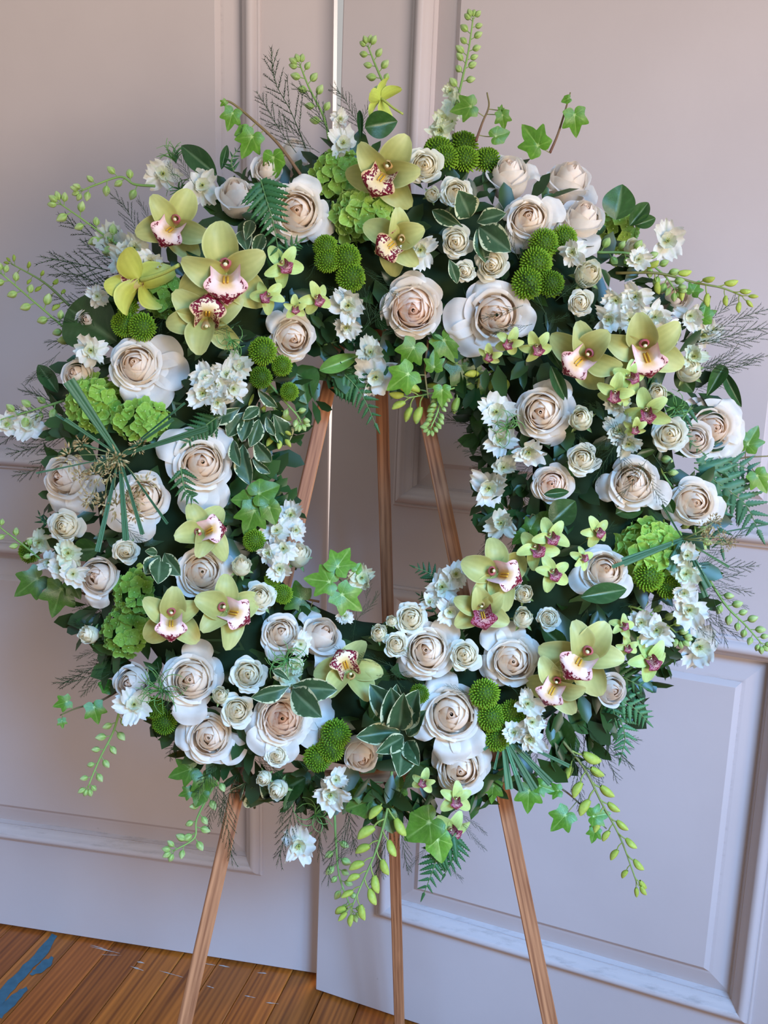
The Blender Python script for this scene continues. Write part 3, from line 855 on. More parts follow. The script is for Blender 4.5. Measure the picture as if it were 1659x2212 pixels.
# --- white larkspur florets
def lark_meshes():
    out = []
    for k in range(4):
        rng = random.Random('lark%d' % k)
        pet = []
        for i in range(5):
            up = rng.uniform(-.25, .7); ph = rng.uniform(0, 6); wd = rng.uniform(.36, .58); bend = rng.uniform(-.45, .45); ll = rng.uniform(.8, 1.12); fr = rng.uniform(5, 9)
            def fn(u, v):
                w = wd * (.25 + .75 * math.sin(math.pi * (.05 + .72 * v)))
                y = ll * v * (1 - .12 * abs(u) ** 2 + .10 * math.cos(fr * u + ph) * v ** 4)
                z = up * v * v + .13 * u * u * v + .085 * math.sin(fr * u + ph) * v * v + bend * u * v
                c = mix(srgb('dfe3c8'), srgb('ebe9df'), sm(.1, .5, v))
                c = mix(c, srgb('a9bd7c'), .55 * (1 - sm(.0, .14, abs(u))) * (1 - .5 * v))
                return (u * w, y, z), c
            mb = MB(); mb.grid(fn, 10, 7); pet.append((mb.mesh('petal', M_WHITE), 72 * i + rng.uniform(-12, 12)))
        mb = MB()
        for i in range(9):
            a = 2.4 * i; up = rng.uniform(.5, 1.1); L = rng.uniform(.35, .6); ph = rng.uniform(0, 6)
            def fn(u, v):
                y = .05 + L * v * math.cos(up * v); z = .06 + L * v * math.sin(up) + .06 * math.sin(6 * u + ph) * v; x = u * .22 * (.3 + .7 * math.sin(math.pi * (.1 + .7 * v)))
                return (x * math.cos(a) - y * math.sin(a), x * math.sin(a) + y * math.cos(a), z), mix(srgb('d6d9ac'), srgb('ecebdf'), v)
            mb.grid(fn, 5, 4)
        ruf = mb.mesh('inner_petals', M_WHITE)
        mb = MB()
        for i in range(7):
            a = i * .9; mb.tube([(.03 * math.cos(a), .03 * math.sin(a), .05), (.11 * math.cos(a), .11 * math.sin(a), .38 + .05 * (i % 3))], .018, .028, 4, srgb('b5bd62'))
        out.append((pet, ruf, mb.mesh('stamens', M_BUD)))
    return out
LARK = lark_meshes()
mb = MB(); mb.tube(spline([(0, 0, 0), (0, -.05, -.5), (.1, -.3, -1.2), (.1, -.5, -2.0)], 3), .06, .05, 5, srgb('7f9f52')); LARK_ST = mb.mesh('flower_stalk', M_STEM)
def lark(px, py, d, fx, fy, desc, dh=0.0, tint=None, full=False):
    p = place(px, py, dh); s = d / 2 * pxs(p) * 1.08
    z = facing(p, fx, fy)
    t = thing('larkspur_floret', lab(desc, px, py, full), 'larkspur', frame(p - z * .25 * s, z, px % 7, s), 'white ruffled larkspur florets')
    pet, ruf, st = LARK[(px * 3 + py) % 4]
    rng = random.Random(px + py * 5)
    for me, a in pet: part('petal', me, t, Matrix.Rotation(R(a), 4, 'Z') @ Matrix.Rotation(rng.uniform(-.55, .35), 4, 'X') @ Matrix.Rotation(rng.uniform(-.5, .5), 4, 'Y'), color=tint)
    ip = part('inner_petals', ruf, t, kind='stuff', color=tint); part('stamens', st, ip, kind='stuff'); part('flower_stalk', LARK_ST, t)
# --- leaves
def ivy_mesh(k):
    rng = random.Random('ivy%d' % k)
    lob = [(0, 1.0, .34), (52, .72, .30), (-52, .72, .30), (112, .50, .34), (-112, .50, .34)]
    if k == 2: lob = [(0, 1.0, .42), (60, .58, .42), (-60, .58, .42), (120, .42, .4), (-120, .42, .4)]
    TB = [(0, 1.0), (10, .86), (22, .66), (31, .58), (40, .66), (52, .80), (62, .66), (74, .50), (84, .46), (98, .52), (112, .58), (128, .46), (150, .38), (168, .28), (180, .10)]
    if k == 2: TB = [(0, .95), (12, .82), (26, .68), (40, .62), (58, .66), (76, .56), (96, .52), (115, .52), (135, .46), (158, .38), (172, .26), (180, .10)]
    TB = [(x_, r_ * rng.uniform(.94, 1.06)) for x_, r_ in TB]
    def rad(a):
        d = abs(math.degrees((a + math.pi) % (2 * math.pi) - math.pi))
        for (x0, r0), (x1, r1) in zip(TB, TB[1:]):
            if d <= x1: return r0 + (r1 - r0) * (d - x0) / (x1 - x0)
        return .1
    na, nr = 72, 6
    v, c, f = [(0, 0, 0)], [srgb('b9cc8a')], []
    g0, g1 = srgb('4a741b'), srgb('598527')
    for j in range(1, nr + 1):
        for i in range(na):
            a = 2 * math.pi * i / na; r = rad(a) * j / nr
            x, y = r * math.sin(a), r * math.cos(a)
            z = .10 * math.sin(3.1 * x + k) * abs(x) + .16 * abs(x) - .20 * r * r + .03 * math.sin(6 * y + k)
            best = min(abs((a - R(l_[0]) + math.pi) % (2 * math.pi) - math.pi) for l_ in lob)
            ve = max(0, 1 - best / .07) * (1 - j / nr * .8)
            sub = .15 * (math.sin(best * 22 - r * 16) > .8)
            v.append((x, y + .0, z)); c.append(mix(mix(g0, g1, j / nr * .6), srgb('a9c070'), min(1, ve * .6 + sub * .5)))
    for i in range(na):
        f.append((0, 1 + (i + 1) % na, 1 + i))
    for j in range(nr - 1):
        for i in range(na):
            a, b_ = 1 + j * na + i, 1 + j * na + (i + 1) % na
            f.append((a, b_, b_ + na, a + na))
    mb = MB(); mb.add(v, f, c)
    return mb.mesh('ivy_leaf', M_LEAF)
IVY = [ivy_mesh(i) for i in range(3)]
def blade_mesh(wr, fold, bend, c0, c1, name, mat, var=False, tip=1.0, wave=0.0, seed=0):
    """leaf along +Y, length 1"""
    def fn(u, v):
        w = wr / 2 * (math.sin(math.pi * v ** tip) ** .8 if 0 < v < 1 else 0) + .004
        if v < .06: w = max(w, .012)
        z = fold * abs(u) * w * 2 - bend * (v - .1) ** 2 + wave * math.sin(7 * v + 2 * u + seed) * w
        rim = max(abs(u), 0)
        ve = max(0, 1 - abs(u) / .10) * .55
        side = .3 * (math.sin(22 * v - 7 * abs(u)) > .86)
        c = mix(mix(c0, c1, v * .5), mix(c1, (.5, .6, .35), .45), max(ve * .8, side * .25))
        al = 0.0
        if var: al = .10 + .52 * sm(.55, .98, abs(u)) + .3 * sm(.9, 1, v)
        return (u * w, v, z), (*c, al)
    mb = MB(); mb.grid(fn, 12, 16)
    return mb.mesh(name, mat)
DK0, DK1 = srgb('29491b'), srgb('3a6126')
BL = {'salal': blade_mesh(.62, .35, .25, DK0, DK1, 'leaf', M_LEAF, tip=.8, wave=.06),
      'ruscus': blade_mesh(.36, .4, .3, srgb('284a24'), srgb('3b6533'), 'leaf', M_LEAF, tip=.9),
      'round': blade_mesh(.85, .2, .2, srgb('2f5422'), srgb('3d6828'), 'leaf', M_LEAF, tip=.8, wave=.05),
      'pitt': blade_mesh(.48, .3, .3, srgb('344f30'), srgb('42623f'), 'leaf', M_VAR, True, tip=1.25, wave=.15),
      'light': blade_mesh(.5, .3, .3, srgb('5e8b3c'), srgb('79a54c'), 'leaf', M_LEAF, tip=.9, wave=.1)}
def leaf_thing(bx, by, tx, ty, kind, desc, h0=0.05, h1=0.05, wr=1.0, roll=0.0, tint=None, name='foliage_leaf', cat='leaf', group=None, at=None):
    a, b_ = at_n(bx, by, h0), at_n(tx, ty, h1)
    M = frame_y(a, b_, roll)
    o = bpy.data.objects.new(name, BL[kind]); COL.objects.link(o)
    o.matrix_world = M @ Matrix.Diagonal((wr, 1, 1, 1))
    if tint: o.color = (*tint, 1)
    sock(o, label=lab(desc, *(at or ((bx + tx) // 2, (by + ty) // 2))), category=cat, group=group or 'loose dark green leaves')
def ivy(stem, leaves, desc, stemcol='6d4a34', h=0.05, w=3.0, at=None, tint=None, hs=None):
    """stem: pixel polyline; leaves: (cx, cy, size, direction, variant, tiltx, tilty)"""
    P = [at_n(x, y, hs[i] if hs else h) for i, (x, y) in enumerate(stem)]
    S = spline(P, 6)
    M = Matrix.Translation(P[0]); inv_ = M.inverted()
    t = thing('ivy_sprig', lab(desc, *(at or stem[-1])), 'ivy', M, 'ivy trails')
    k = pxs(P[0])
    mb = MB(); mb.tube([q - P[0] for q in S], w * k, w * .5 * k, 6, srgb(stemcol), mix(srgb(stemcol), srgb('8a9a55'), .4)); part('stem', mb.mesh('stem', M_STEM), t)
    for (cx, cy, sz, ang, va, tx, ty, *r_) in leaves:
        q = at_n(cx, cy, (r_[0] if r_ else h + .012))
        s = sz * pxs(q) * .62
        z = facing(q, tx, ty)
        Mx = frame(q, z, R(ang - 90), s)
        q2 = Mx @ Vector((0, -.22, 0))
        Mx = Matrix.Translation(q2 - q) @ Mx
        g = r_[1] if len(r_) > 1 else 1.0
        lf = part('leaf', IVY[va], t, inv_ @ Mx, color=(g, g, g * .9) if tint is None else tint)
        near = min(S, key=lambda e: (e - q2).length)
        mb = MB(); mid = near.lerp(q2, .5) - z * .004
        mb.tube(spline([near - P[0], mid - P[0], q2 - P[0]], 4), 1.1 * k, 1.0 * k, 5, srgb('8a8a50')); part('leaf_stalk', mb.mesh('leaf_stalk', M_STEM), lf, (inv_ @ Mx).inverted())
# variegated pittosporum sprigs: leaves radiate from a stem tip
def pitt(cx, cy, leaves, desc, h=0.06, stem=None):
    c = place(cx, cy, h - 0.06)
    M = Matrix.Translation(c); inv_ = M.inverted()
    t = thing('variegated_sprig', lab(desc, cx, cy), 'foliage sprig', M, 'cream edged variegated sprigs')
    k = pxs(c)
    s2 = place(*(stem or (cx, cy + 25)), -0.05)
    mb = MB(); mb.tube([(0, 0, 0), s2 - c], 2.4 * k, 3 * k, 6, srgb('5f6a45')); part('stem', mb.mesh('stem', M_STEM), t)
    for (bx, by, tx, ty, w, lift) in leaves:
        a, b_ = place(bx, by, h - 0.06), place(tx, ty, h - 0.06 + lift)
        part('leaf', BL['pitt'], t, inv_ @ frame_y(a, b_, ((bx * 7 + ty) % 9 - 4) * .12) @ Matrix.Diagonal((w, 1, 1, 1)))
# fern fronds
def pinna_mesh(dark):
    g0, g1 = (srgb('2c5a30'), srgb('3f7440')) if dark else (srgb('4d7a55'), srgb('6d9a70'))
    n = 7
    v, c, f = [], [], []
    for j in range(n * 2 + 1):
        t = j / (n * 2)
        w = .16 * (1 - t) ** .7 * (.55 + .45 * sm(0, .15, t)) * (1.25 if j % 2 == 0 else .80) + .004
        sl = .05 if j % 2 == 0 else 0
        z = -.12 * t * t
        for u in (-1, -.5, 0, .5, 1):
            v.append((u * w, t + sl * abs(u), z - .04 * (abs(u) == 1) + .02 * (u == 0))); c.append(mix(g0, g1, t * .4 + .3 * (u == 0)))
    for j in range(n * 2):
        for i in range(4):
            a = j * 5 + i; f.append((a, a + 1, a + 6, a + 5))
    mb = MB(); mb.add(v, f, c); return mb.mesh('leaflet', M_FERN)
PINNA = [pinna_mesh(True), pinna_mesh(False)]
def fern(pts, n, L, desc, var=0, hs=None, h=0.05, at=None, lean=0.75, tint=None):
    P = [at_n(x, y, hs[i] if hs else h) for i, (x, y) in enumerate(pts)]
    S = spline(P, 8)
    M = Matrix.Translation(P[0]); inv_ = M.inverted()
    t = thing('fern_frond', lab(desc, *(at or pts[len(pts) // 2])), 'fern', M, 'leatherleaf fern fronds')
    k = pxs(P[0])
    mb = MB(); mb.tube([q - P[0] for q in S], 1.8 * k, .8 * k, 5, srgb('5a7a45')); part('stem', mb.mesh('stem', M_STEM), t)
    m = len(S) - 1
    rng = random.Random(pts[0][0] + pts[-1][1])
    for i in range(n):
        tt = .06 + .92 * i / n
        for sg in (-1, 1):
            f = min(.999, tt + .012 * sg) * m; a = int(f); q = S[a].lerp(S[min(m, a + 1)], f - a)
            tg = (S[min(m, a + 1)] - S[a]).normalized(); v = (EYE - q).normalized(); sd = tg.cross(v).normalized()
            d = (tg * lean + sd * sg + v * rng.uniform(-.1, .25)).normalized()
            l_ = L * k * (1.0 - .72 * tt ** 1.3) * rng.uniform(.92, 1.06)
            part('leaflet', PINNA[var], t, inv_ @ frame_y(q, q + d * l_, rng.uniform(-.25, .25)), color=tint)
    q = S[-1]; tg = (S[-1] - S[-2]).normalized()
    part('leaflet', PINNA[var], t, inv_ @ frame_y(q - tg * L * k * .08, q + tg * L * k * .35), color=tint)
# wispy asparagus fern
def wisp_mesh(k):
    rng = random.Random('wisp%d' % k)
    mb = MB()
    st = spline([(0, 0, 0), (.03 * rng.uniform(-1, 1), .35, .02), (.06 * rng.uniform(-1, 1), .7, 0), (.12 * rng.uniform(-1, 1), 1, -.02)], 6)
    stem = MB(); stem.tube(st, .0075, .003, 4, srgb('3d4f33'))
    g = [srgb('24371f'), srgb('34502c')]
    def needle(p, d, L, r=.0044):
        x = d.orthogonal().normalized(); y = d.cross(x); e = p + d * L
        v = [p + x * r, p - x * r * .5 + y * r * .87, p - x * r * .5 - y * r * .87, e]
        mb.add(v, [(0, 1, 3), (1, 2, 3), (2, 0, 3)], g[rng.randrange(2)])
    def bush(pts, n0, L):
        for i in range(n0):
            f = (i + .5) / n0 * (len(pts) - 1); a = int(f); p = pts[a].lerp(pts[a + 1], f - a); t = (pts[a + 1] - pts[a]).normalized()
            for s in (-1, 1):
                if rng.random() < .2: continue
                needle(p, (t * 1.1 + Vector((s * rng.uniform(.5, .95), 0, rng.uniform(-.5, .5)))).normalized(), L * rng.uniform(.6, 1.2))
    bush(st[10:], 18, .06)
    for i in range(15):
        tt = .10 + .80 * i / 15
        f = tt * (len(st) - 1); a = int(f); p = st[a].lerp(st[a + 1], f - a); t = (st[a + 1] - st[a]).normalized()
        sg = 1 if i % 2 else -1
        d = (t * 1.05 + Vector((sg * rng.uniform(.55, .9), 0, rng.uniform(-.3, .3)))).normalized()
        L = (.34 * (1 - .75 * tt) + .05) * rng.uniform(.7, 1.15)
        br = [p + d * L * q + Vector((0, .03 * L * q * q, -.03 * q * q)) for q in (0, .33, .66, 1)]
        mb.tube(br, .004, .0022, 3, g[0], cap=False)
        bush(br, max(3, int(L * 38)), .05)
    return stem.mesh('stem', M_NEED), mb.mesh('needles', M_NEED)
WISP = [wisp_mesh(i) for i in range(7)]
def wisp(bx, by, tx, ty, desc, h0=0.03, h1=0.03, k=0, wr=1.0, tint=None):
    a, b_ = at_n(bx, by, h0), at_n(tx, ty, h1)
    M = frame_y(a, b_, ((bx + ty) % 7 - 3) * .15)
    t = thing('asparagus_fern', lab(desc, tx, ty), 'fern', M @ Matrix.Diagonal((wr, 1, 1, 1)), 'wispy asparagus fern sprigs')
    s, n = WISP[(k + bx + ty) % 7]
    part('stem', s, t, color=tint); part('needles', n, t, kind='stuff', color=tint)
# papyrus
def blade_strip(a, b_, w, toward, bend=0.0):
    mb = MB()
    d = b_ - a
    v = (EYE - a).normalized(); sd = d.cross(v).normalized(); up = sd.cross(d).normalized()
    rows, cols_ = [], []
    for j in range(7):
        t = j / 6
        q = d * t + up * bend * math.sin(math.pi * t)
        for i, u in enumerate((-1, -.62, -.25, 0, .25, .62, 1)):
            rows.append(q + sd * u * w / 2 * (.45 + .55 * t) + up * (.0012 * (1 if i % 2 else 0) - .002 * (u == 0)))
            cols_.append(mix(srgb('2d5531'), srgb('52795a'), .8 if i % 2 else .1))
    f = [(j * 7 + i, j * 7 + i + 1, j * 7 + i + 8, j * 7 + i + 7) for j in range(6) for i in range(6)]
    mb.add(rows, f, cols_)
    return mb.mesh('blade', M_BLADE)
def tuft_mesh(k):
    rng = random.Random('tuft%d' % k)
    mb = MB()
    for i in range(34):
        d = Vector((rng.gauss(0, 1), rng.gauss(0, 1), rng.gauss(.3, .8))).normalized()
        o = d * rng.uniform(.15, .8); L = rng.uniform(.35, .6); x = d.orthogonal().normalized(); y = d.cross(x); w = .09
        v = [o, o + d * L * .45 + x * w, o + d * L * .45 + y * w, o + d * L * .45 - x * w, o + d * L * .45 - y * w, o + d * L]
        c = mix(srgb('7d6a45'), srgb('b9a77a'), rng.random())
        mb.add(v, [(0, 1, 2), (0, 2, 3), (0, 3, 4), (0, 4, 1), (5, 2, 1), (5, 3, 2), (5, 4, 3), (5, 1, 4)], c)
    return mb.mesh('spikelet_tuft', M_TAN, False)
TUFT = [tuft_mesh(i) for i in range(3)]
def papyrus(cx, cy, blades, tufts, desc, h=0.0, dark=1.0):
    c = place(cx, cy, h)
    M = Matrix.Translation(c); inv_ = M.inverted()
    t = thing('papyrus_umbel', lab(desc, cx, cy), 'papyrus', M, 'papyrus heads')
    k = pxs(c)
    s2 = place(cx, cy, -.12)
    mb = MB(); mb.tube([(0, 0, 0), s2 - c], 3.5 * k, 3.5 * k, 6, srgb('4a6a3a')); part('stem', mb.mesh('stem', M_STEM), t)
    for (x, y, w, dh, *g) in blades:
        e = at_n(x, y, (c - C0).dot(N) + dh)
        part('blade', blade_strip(c, e, w * k, N), t, color=(g[0],) * 3 if g else None)
    for i, (x, y, sz) in enumerate(tufts):
        e = at_n(x, y, (c - C0).dot(N) + .012)
        mb = MB(); mid = c.lerp(e, .5) + N * .015
        mb.tube(spline([c - c, mid - c, e - c], 4), .9 * k, .7 * k, 4, srgb('7d8250')); part('ray', mb.mesh('ray', M_STEM), t)
        part('spikelet_tuft', TUFT[i % 3], t, inv_ @ frame(e, facing(e, 0, 0), i, sz * .55 * k), kind='stuff')
# ---------------------------------------------------------------- wreath base
mb = MB()
def foam(u, v):
    a = math.pi * u; b_ = 2 * math.pi * v
    e1 = PU.cross(N)
    rd = e1 * math.cos(a) + PU * math.sin(a)
    q = rd * (RM + .105 * math.cos(b_)) + N * (.030 + .055 * math.sin(b_))
    return q, srgb('1d2a18')
mb.grid(foam, 60, 14)
t = thing('wreath_form', 'dark green foam ring under the flowers, resting on the oak easel', 'wreath form', Matrix.Translation(C0))
part('foam_ring', mb.mesh('foam_ring', M_FOAM), t)
rng = random.Random(77)
mb = MB()
E1 = PU.cross(N)
for i in range(1500):
    a = rng.uniform(0, 2 * math.pi); k = rng.uniform(-.88, .88) if i % 4 else rng.choice((-1, 1)) * rng.uniform(.75, .97)
    if k < -.48 and (-a) % (2 * math.pi) < math.pi and math.sin(a) < -.45: k = -k
    rd = E1 * math.cos(a) + PU * math.sin(a); tg = PU * math.cos(a) - E1 * math.sin(a)
    q = C0 + rd * (RM + RA * k) + N * (HT * .62 * math.sqrt(1 - k * k) + rng.uniform(-.012, .012))
    nr = (N * math.sqrt(1 - k * k) + rd * k * .8).normalized()
    d = (rd * (k * .8 + rng.uniform(-.5, .5)) + tg * rng.uniform(-1, 1) + nr * rng.uniform(0, .5)).normalized()
    x = d.cross(nr).normalized()
    L = rng.uniform(.03, .062); w = L * rng.uniform(.16, .27)
    c0 = mix(srgb('1d3419'), srgb('2f5222'), rng.random() ** 1.5)
    b_ = q - d * L * .3
    v = [b_, b_ + d * L * .35 + x * w + nr * .003, b_ + d * L * .35 - nr * .002, b_ + d * L * .35 - x * w + nr * .003, b_ + d * L * .72 + x * w * .75, b_ + d * L * .72 - nr * .003, b_ + d * L * .72 - x * w * .75, b_ + d * L - nr * .006]
    mb.add(v, [(0, 1, 2), (0, 2, 3), (1, 4, 5, 2), (2, 5, 6, 3), (4, 7, 5), (5, 7, 6)], c0)
o = part('filler_foliage', mb.mesh('filler_foliage', M_LEAF)); sock(o, kind='stuff', label='dense dark green filler leaves between the flowers all round the wreath', category='foliage')
# ---------------------------------------------------------------- garden roses: x, y, diameter, kind, facing x, facing y, description, guard petals
for r in [
    (642, 455, 132, 'o1', .0, .12, 'open peach hearted rose behind the fern frond', [(70, 1.0), (325, 1.05), (250, .85)]),
    (510, 412, 112, 'b1', -.05, .74, 'tall pale bud rose above the yellow orchids', []),
    (636, 325, 98, 'b2', .1, .84, 'white half open bud rose behind ivy stem', [(60, .9), (120, .9)]),
    (577, 362, 84, 'b3', -.1, .5, 'shaded white rose tucked under ivy leaves', []),
    (1100, 368, 122, 'b4', .05, .74, 'tall white rose beside the button chrysanthemums', [(20, .95), (200, .9)]),
    (1232, 380, 126, 'b5', .22, .82, 'topmost tall cream rose of the right shoulder', [(190, .95), (330, .9)]),
    (1142, 470, 118, 'o2', .0, .30, 'ruffled blush rose in front of taller roses', [(25, 1.1), (240, .95), (150, .8)]),
    (1262, 462, 118, 'b6', .22, .74, 'bell shaped blush rose with drooping outer petal', [(275, 1.15), (215, .9)]),
    (893, 668, 142, 'f1', .0, -.12, 'wide peach pink rose with many even petals', [(95, .85)]),
    (1072, 680, 140, 'w1', .05, -.05, 'blown white rose with broad loose outer petals', [(185, 1.28), (225, 1.28), (265, 1.05), (110, .9), (345, 1.0)]),
    (634, 730, 112, 'o3', .12, -.22, 'small cream rose facing the wreath opening', [(140, .9), (80, .9)]),
    (292, 785, 128, 'o4', -.18, .22, 'large cream rose with white petals spread sideways', [(350, 1.35), (30, 1.25), (305, 1.3), (265, 1.05)]),
    (165, 808, 90, 'b7', -.4, .2, 'partly hidden white rose above the papyrus blades', []),
    (437, 1000, 138, 'o5', .05, .12, 'large cream rose with hanging white lower petal', [(268, 1.3), (290, 1.2), (145, 1.2), (110, 1.0), (60, 1.05)]),
    (135, 1030, 120, 'b8', -.45, .05, 'sideways blush rose behind the papyrus tufts', [(250, 1.05), (300, 1.1), (340, 1.1)]),
    (310, 1072, 118, 'o6', -.05, .20, 'cream rose crossed by dark papyrus blades', [(265, 1.25), (215, 1.25), (195, 1.1)]),
    (437, 1236, 118, 'o7', .05, .05, 'round cream rose between orchid and spray rose', [(60, .95), (20, 1.0)]),
    (210, 1245, 112, 'b9', -.35, .05, 'tilted blush rose beside the dark hydrangea', [(265, .95)]),
    (608, 1366, 98, 'o8', -.05, .20, 'blush rose left of a white bud rose', [(250, .95)]),
    (698, 1368, 112, 'b1', .35, .38, 'white bud rose under the bright ivy leaves', [(330, 1.05), (290, 1.1), (120, .95)]),
    (412, 1468, 132, 'o2', -.15, .0, 'wide blush rose above two spray roses', [(80, 1.05), (270, 1.15), (200, .95)]),
    (452, 1592, 122, 'o9', -.12, -.12, 'blush rose at the lower corner of the mass', [(180, 1.0), (330, 1.1)]),
    (610, 1552, 132, 'f2', .0, .0, 'pink hearted rose with wide white rim petals', [(15, 1.35), (340, 1.3), (270, 1.12), (230, 1.1), (200, 1.0)]),
    (780, 1635, 104, 'b2', .15, -.5, 'drooping white bud rose beside the variegated rosette', []),
    (975, 1543, 146, 'o3', .0, -.02, 'largest peach centred rose of the lower arc', [(270, 1.15), (300, 1.1), (200, 1.05), (110, 1.05), (150, 1.0)]),
    (995, 1664, 122, 'o1', .0, -.22, 'lowest cream rose hanging under a larger rose', [(30, .95)]),
    (922, 1405, 126, 'o4', -.10, .06, 'pale blush rose beneath three small spray roses', [(50, 1.05), (210, .95)]),
    (1108, 1428, 124, 'o6', .05, -.10, 'peach spiral rose touching the twin orchids', [(125, 1.15), (95, 1.05), (200, .95)]),
    (1170, 890, 128, 'o5', -.12, -.02, 'large blush rose on the inner right side', [(60, 1.0), (290, .95)]),
    (1192, 1046, 96, 'f3', .0, .10, 'shaded blush rose with a leaf across it', []),
    (1368, 1040, 126, 'o8', .0, .18, 'cream rose veiled by wispy fern', [(330, 1.05), (190, 1.0)]),
    (1502, 950, 98, 'b3', .25, .10, 'pink tinged rose in front of white petals', []),
    (1542, 925, 128, 'w2', .35, .05, 'wide white rose opening towards the door', [(40, 1.05), (320, 1.1), (280, 1.0), (0, 1.0)]),
    (1502, 1086, 112, 'o7', .22, -.06, 'cream rose beside the blue green fern', [(345, 1.05), (200, .95)]),
    (1308, 1230, 112, 'o9', .15, .18, 'blush rose above one broad green leaf', [(200, 1.1), (320, 1.0)]),
    (1322, 1492, 92, 'b5', .35, -.1, 'half hidden cream rose behind fern leaflets', []),
    (1452, 640, 112, 'b6', .25, .3, 'white rose hidden behind the bud spray', []),
    (282, 1475, 104, 'b9', -.35, -.05, 'shaded beige rose beside wispy ferns', []),
    (190, 692, 74, 'b7', -.35, .1, 'cream rose hidden under the big dark leaf', []),
]:
    rose(*r[:7], guards=r[7])
# spray roses
for r in [
    (918, 357, 80, 's1', .0, .05, 'round cream spray rose beside the top orchid'), (935, 420, 46, 't1', .1, .1, 'closed little spray rose bud'), (986, 414, 74, 's2', .05, .25, 'cream spray rose behind a variegated leaf'),
    (985, 522, 74, 's3', -.1, -.02, 'cream spray rose with green sepals showing'), (1003, 586, 50, 's4', -.1, -.1, 'smallest half open spray rose'), (1062, 572, 76, 's1', -.05, -.15, 'cream spray rose with one loose grey petal'),
    (1275, 588, 82, 't2', .3, .3, 'tall creamy spray rose beside larkspur buds'), (1254, 654, 60, 's2', .0, .0, 'small round spray rose under a taller one'), (1490, 795, 78, 't3', .1, .3, 'pale green spray rose near the outer orchid'),
    (1255, 902, 72, 't1', -.05, .25, 'cream spray rose leaning on a blush rose'), (1257, 990, 76, 's3', -.05, .2, 'yellowish spray rose with a long pale petal'), (1420, 848, 62, 't2', .0, .2, 'spray rose behind the pale small orchids'),
    (1447, 938, 80, 's4', .0, .1, 'yellow white spray rose below small orchids'), (137, 1137, 78, 's1', -.35, .0, 'green tinged spray rose beneath a blush rose'), (272, 1192, 60, 's2', .0, -.2, 'small cream spray rose under white petals'),
    (522, 1217, 60, 't3', .05, .5, 'upright spray rose bud with green sepals'), (647, 1193, 72, 't1', .1, .5, 'upright white spray rose on the opening'), (560, 1287, 78, 's3', .0, .35, 'ruffled spray rose above the pink lipped orchid'),
    (536, 1457, 82, 's4', .0, .05, 'greenish white spray rose beside the curly sprig'), (512, 1535, 76, 's1', .05, .02, 'cream spray rose between two blush roses'), (476, 1500, 52, 't2', .0, .2, 'small tilted spray rose bud'),
    (598, 1632, 56, 's2', -.05, .0, 'small spray rose under the pink hearted rose'), (597, 1708, 60, 't3', -.35, -.3, 'spray rose bud hanging over the crossbar'), (568, 1683, 46, 't1', -.3, -.3, 'tight white spray rose bud by the easel'),
    (818, 1366, 54, 't2', -.05, .2, 'spray rose leftmost of three pale ones'), (856, 1391, 60, 's3', .0, .15, 'spray rose lowest of the three pale ones'), (888, 1335, 74, 's4', .0, .1, 'spray rose uppermost of the three pale ones'),
    (1004, 1415, 72, 's1', -.05, .05, 'greenish spray rose between two blush roses'), (1130, 1332, 62, 't3', .05, .3, 'upright spray rose beside a shy orchid'), (1185, 1335, 54, 's2', .0, .1, 'small cream spray rose with dark leaf behind'),
    (1132, 1282, 58, 't1', .1, .1, 'spray rose tucked below the open orchid'), (186, 1370, 56, 't2', -.6, .05, 'closed spray rose bud pointing out sideways'), (1372, 535, 62, 't3', .2, .35, 'pale green spray rose behind the bud stem'),
    (845, 1340, 34, 't1', -.1, .3, 'tiny yellowish spray rose bud'),
]:
    rose(*r, cat='rose', name='spray_rose', group='small spray roses in the wreath', dh=.012)
# large orchids
for r in [
    (832, 372, 184, 'm', -.10, .0, -28, 'orchid with maroon speckled lip topmost of all', .03), (856, 520, 160, 'm', -.05, -.15, -62, 'orchid with maroon lip under the hydrangea', .02),
    (488, 590, 216, 'p', -.02, .05, 0, 'big olive orchid with pink yellow lip', .035), (447, 688, 180, 'm', .0, -.1, 172, 'upside down orchid under the big olive orchid', .02),
    (375, 488, 168, 'p', -.12, .1, -30, 'orchid with rosy column behind the bigger one', .02), (300, 605, 165, 'm', -1.0, -.15, 20, 'bright yellow orchid seen from the back', .04),
    (1262, 770, 172, 'p', -.1, -.15, -48, 'orchid with dark frilled lip beside the leaf', .02), (1392, 755, 186, 'p', .15, -.2, 15, 'pale orchid with long cream column', .03),
    (440, 1152, 150, 'p', .1, .25, 100, 'orchid lying sideways under the hanging petal', .01), (370, 1335, 158, 'p', .0, -.05, 0, 'orchid with yellow throat beside dark hydrangea', .03),
    (490, 1320, 168, 'p', .2, .1, 62, 'orchid with pink lip pointing at spray rose', .03), (752, 1450, 156, 'm', .0, .2, 208, 'green orchid with lip turned upwards', .02),
    (1075, 1240, 166, 'p', .15, .1, 70, 'orchid with raspberry lip beside easel leg', .03), (1040, 1316, 136, 'd', .1, -.2, 10, 'orchid with dusky pink closed lip', .02),
    (1258, 1418, 190, 'p', .05, -.05, -40, 'big pale orchid at the outer lower side', .04), (1200, 1478, 150, 'p', -.15, -.25, -25, 'orchid overlapped by the larger pale orchid', .025),
]:
    orchid(*r[:8], dh=r[8], tint=(1.12, 1.12, .62) if r[0] == 300 else (1.08, 1.06, 1.12) if r[1] > 1400 and r[0] > 1100 else None)
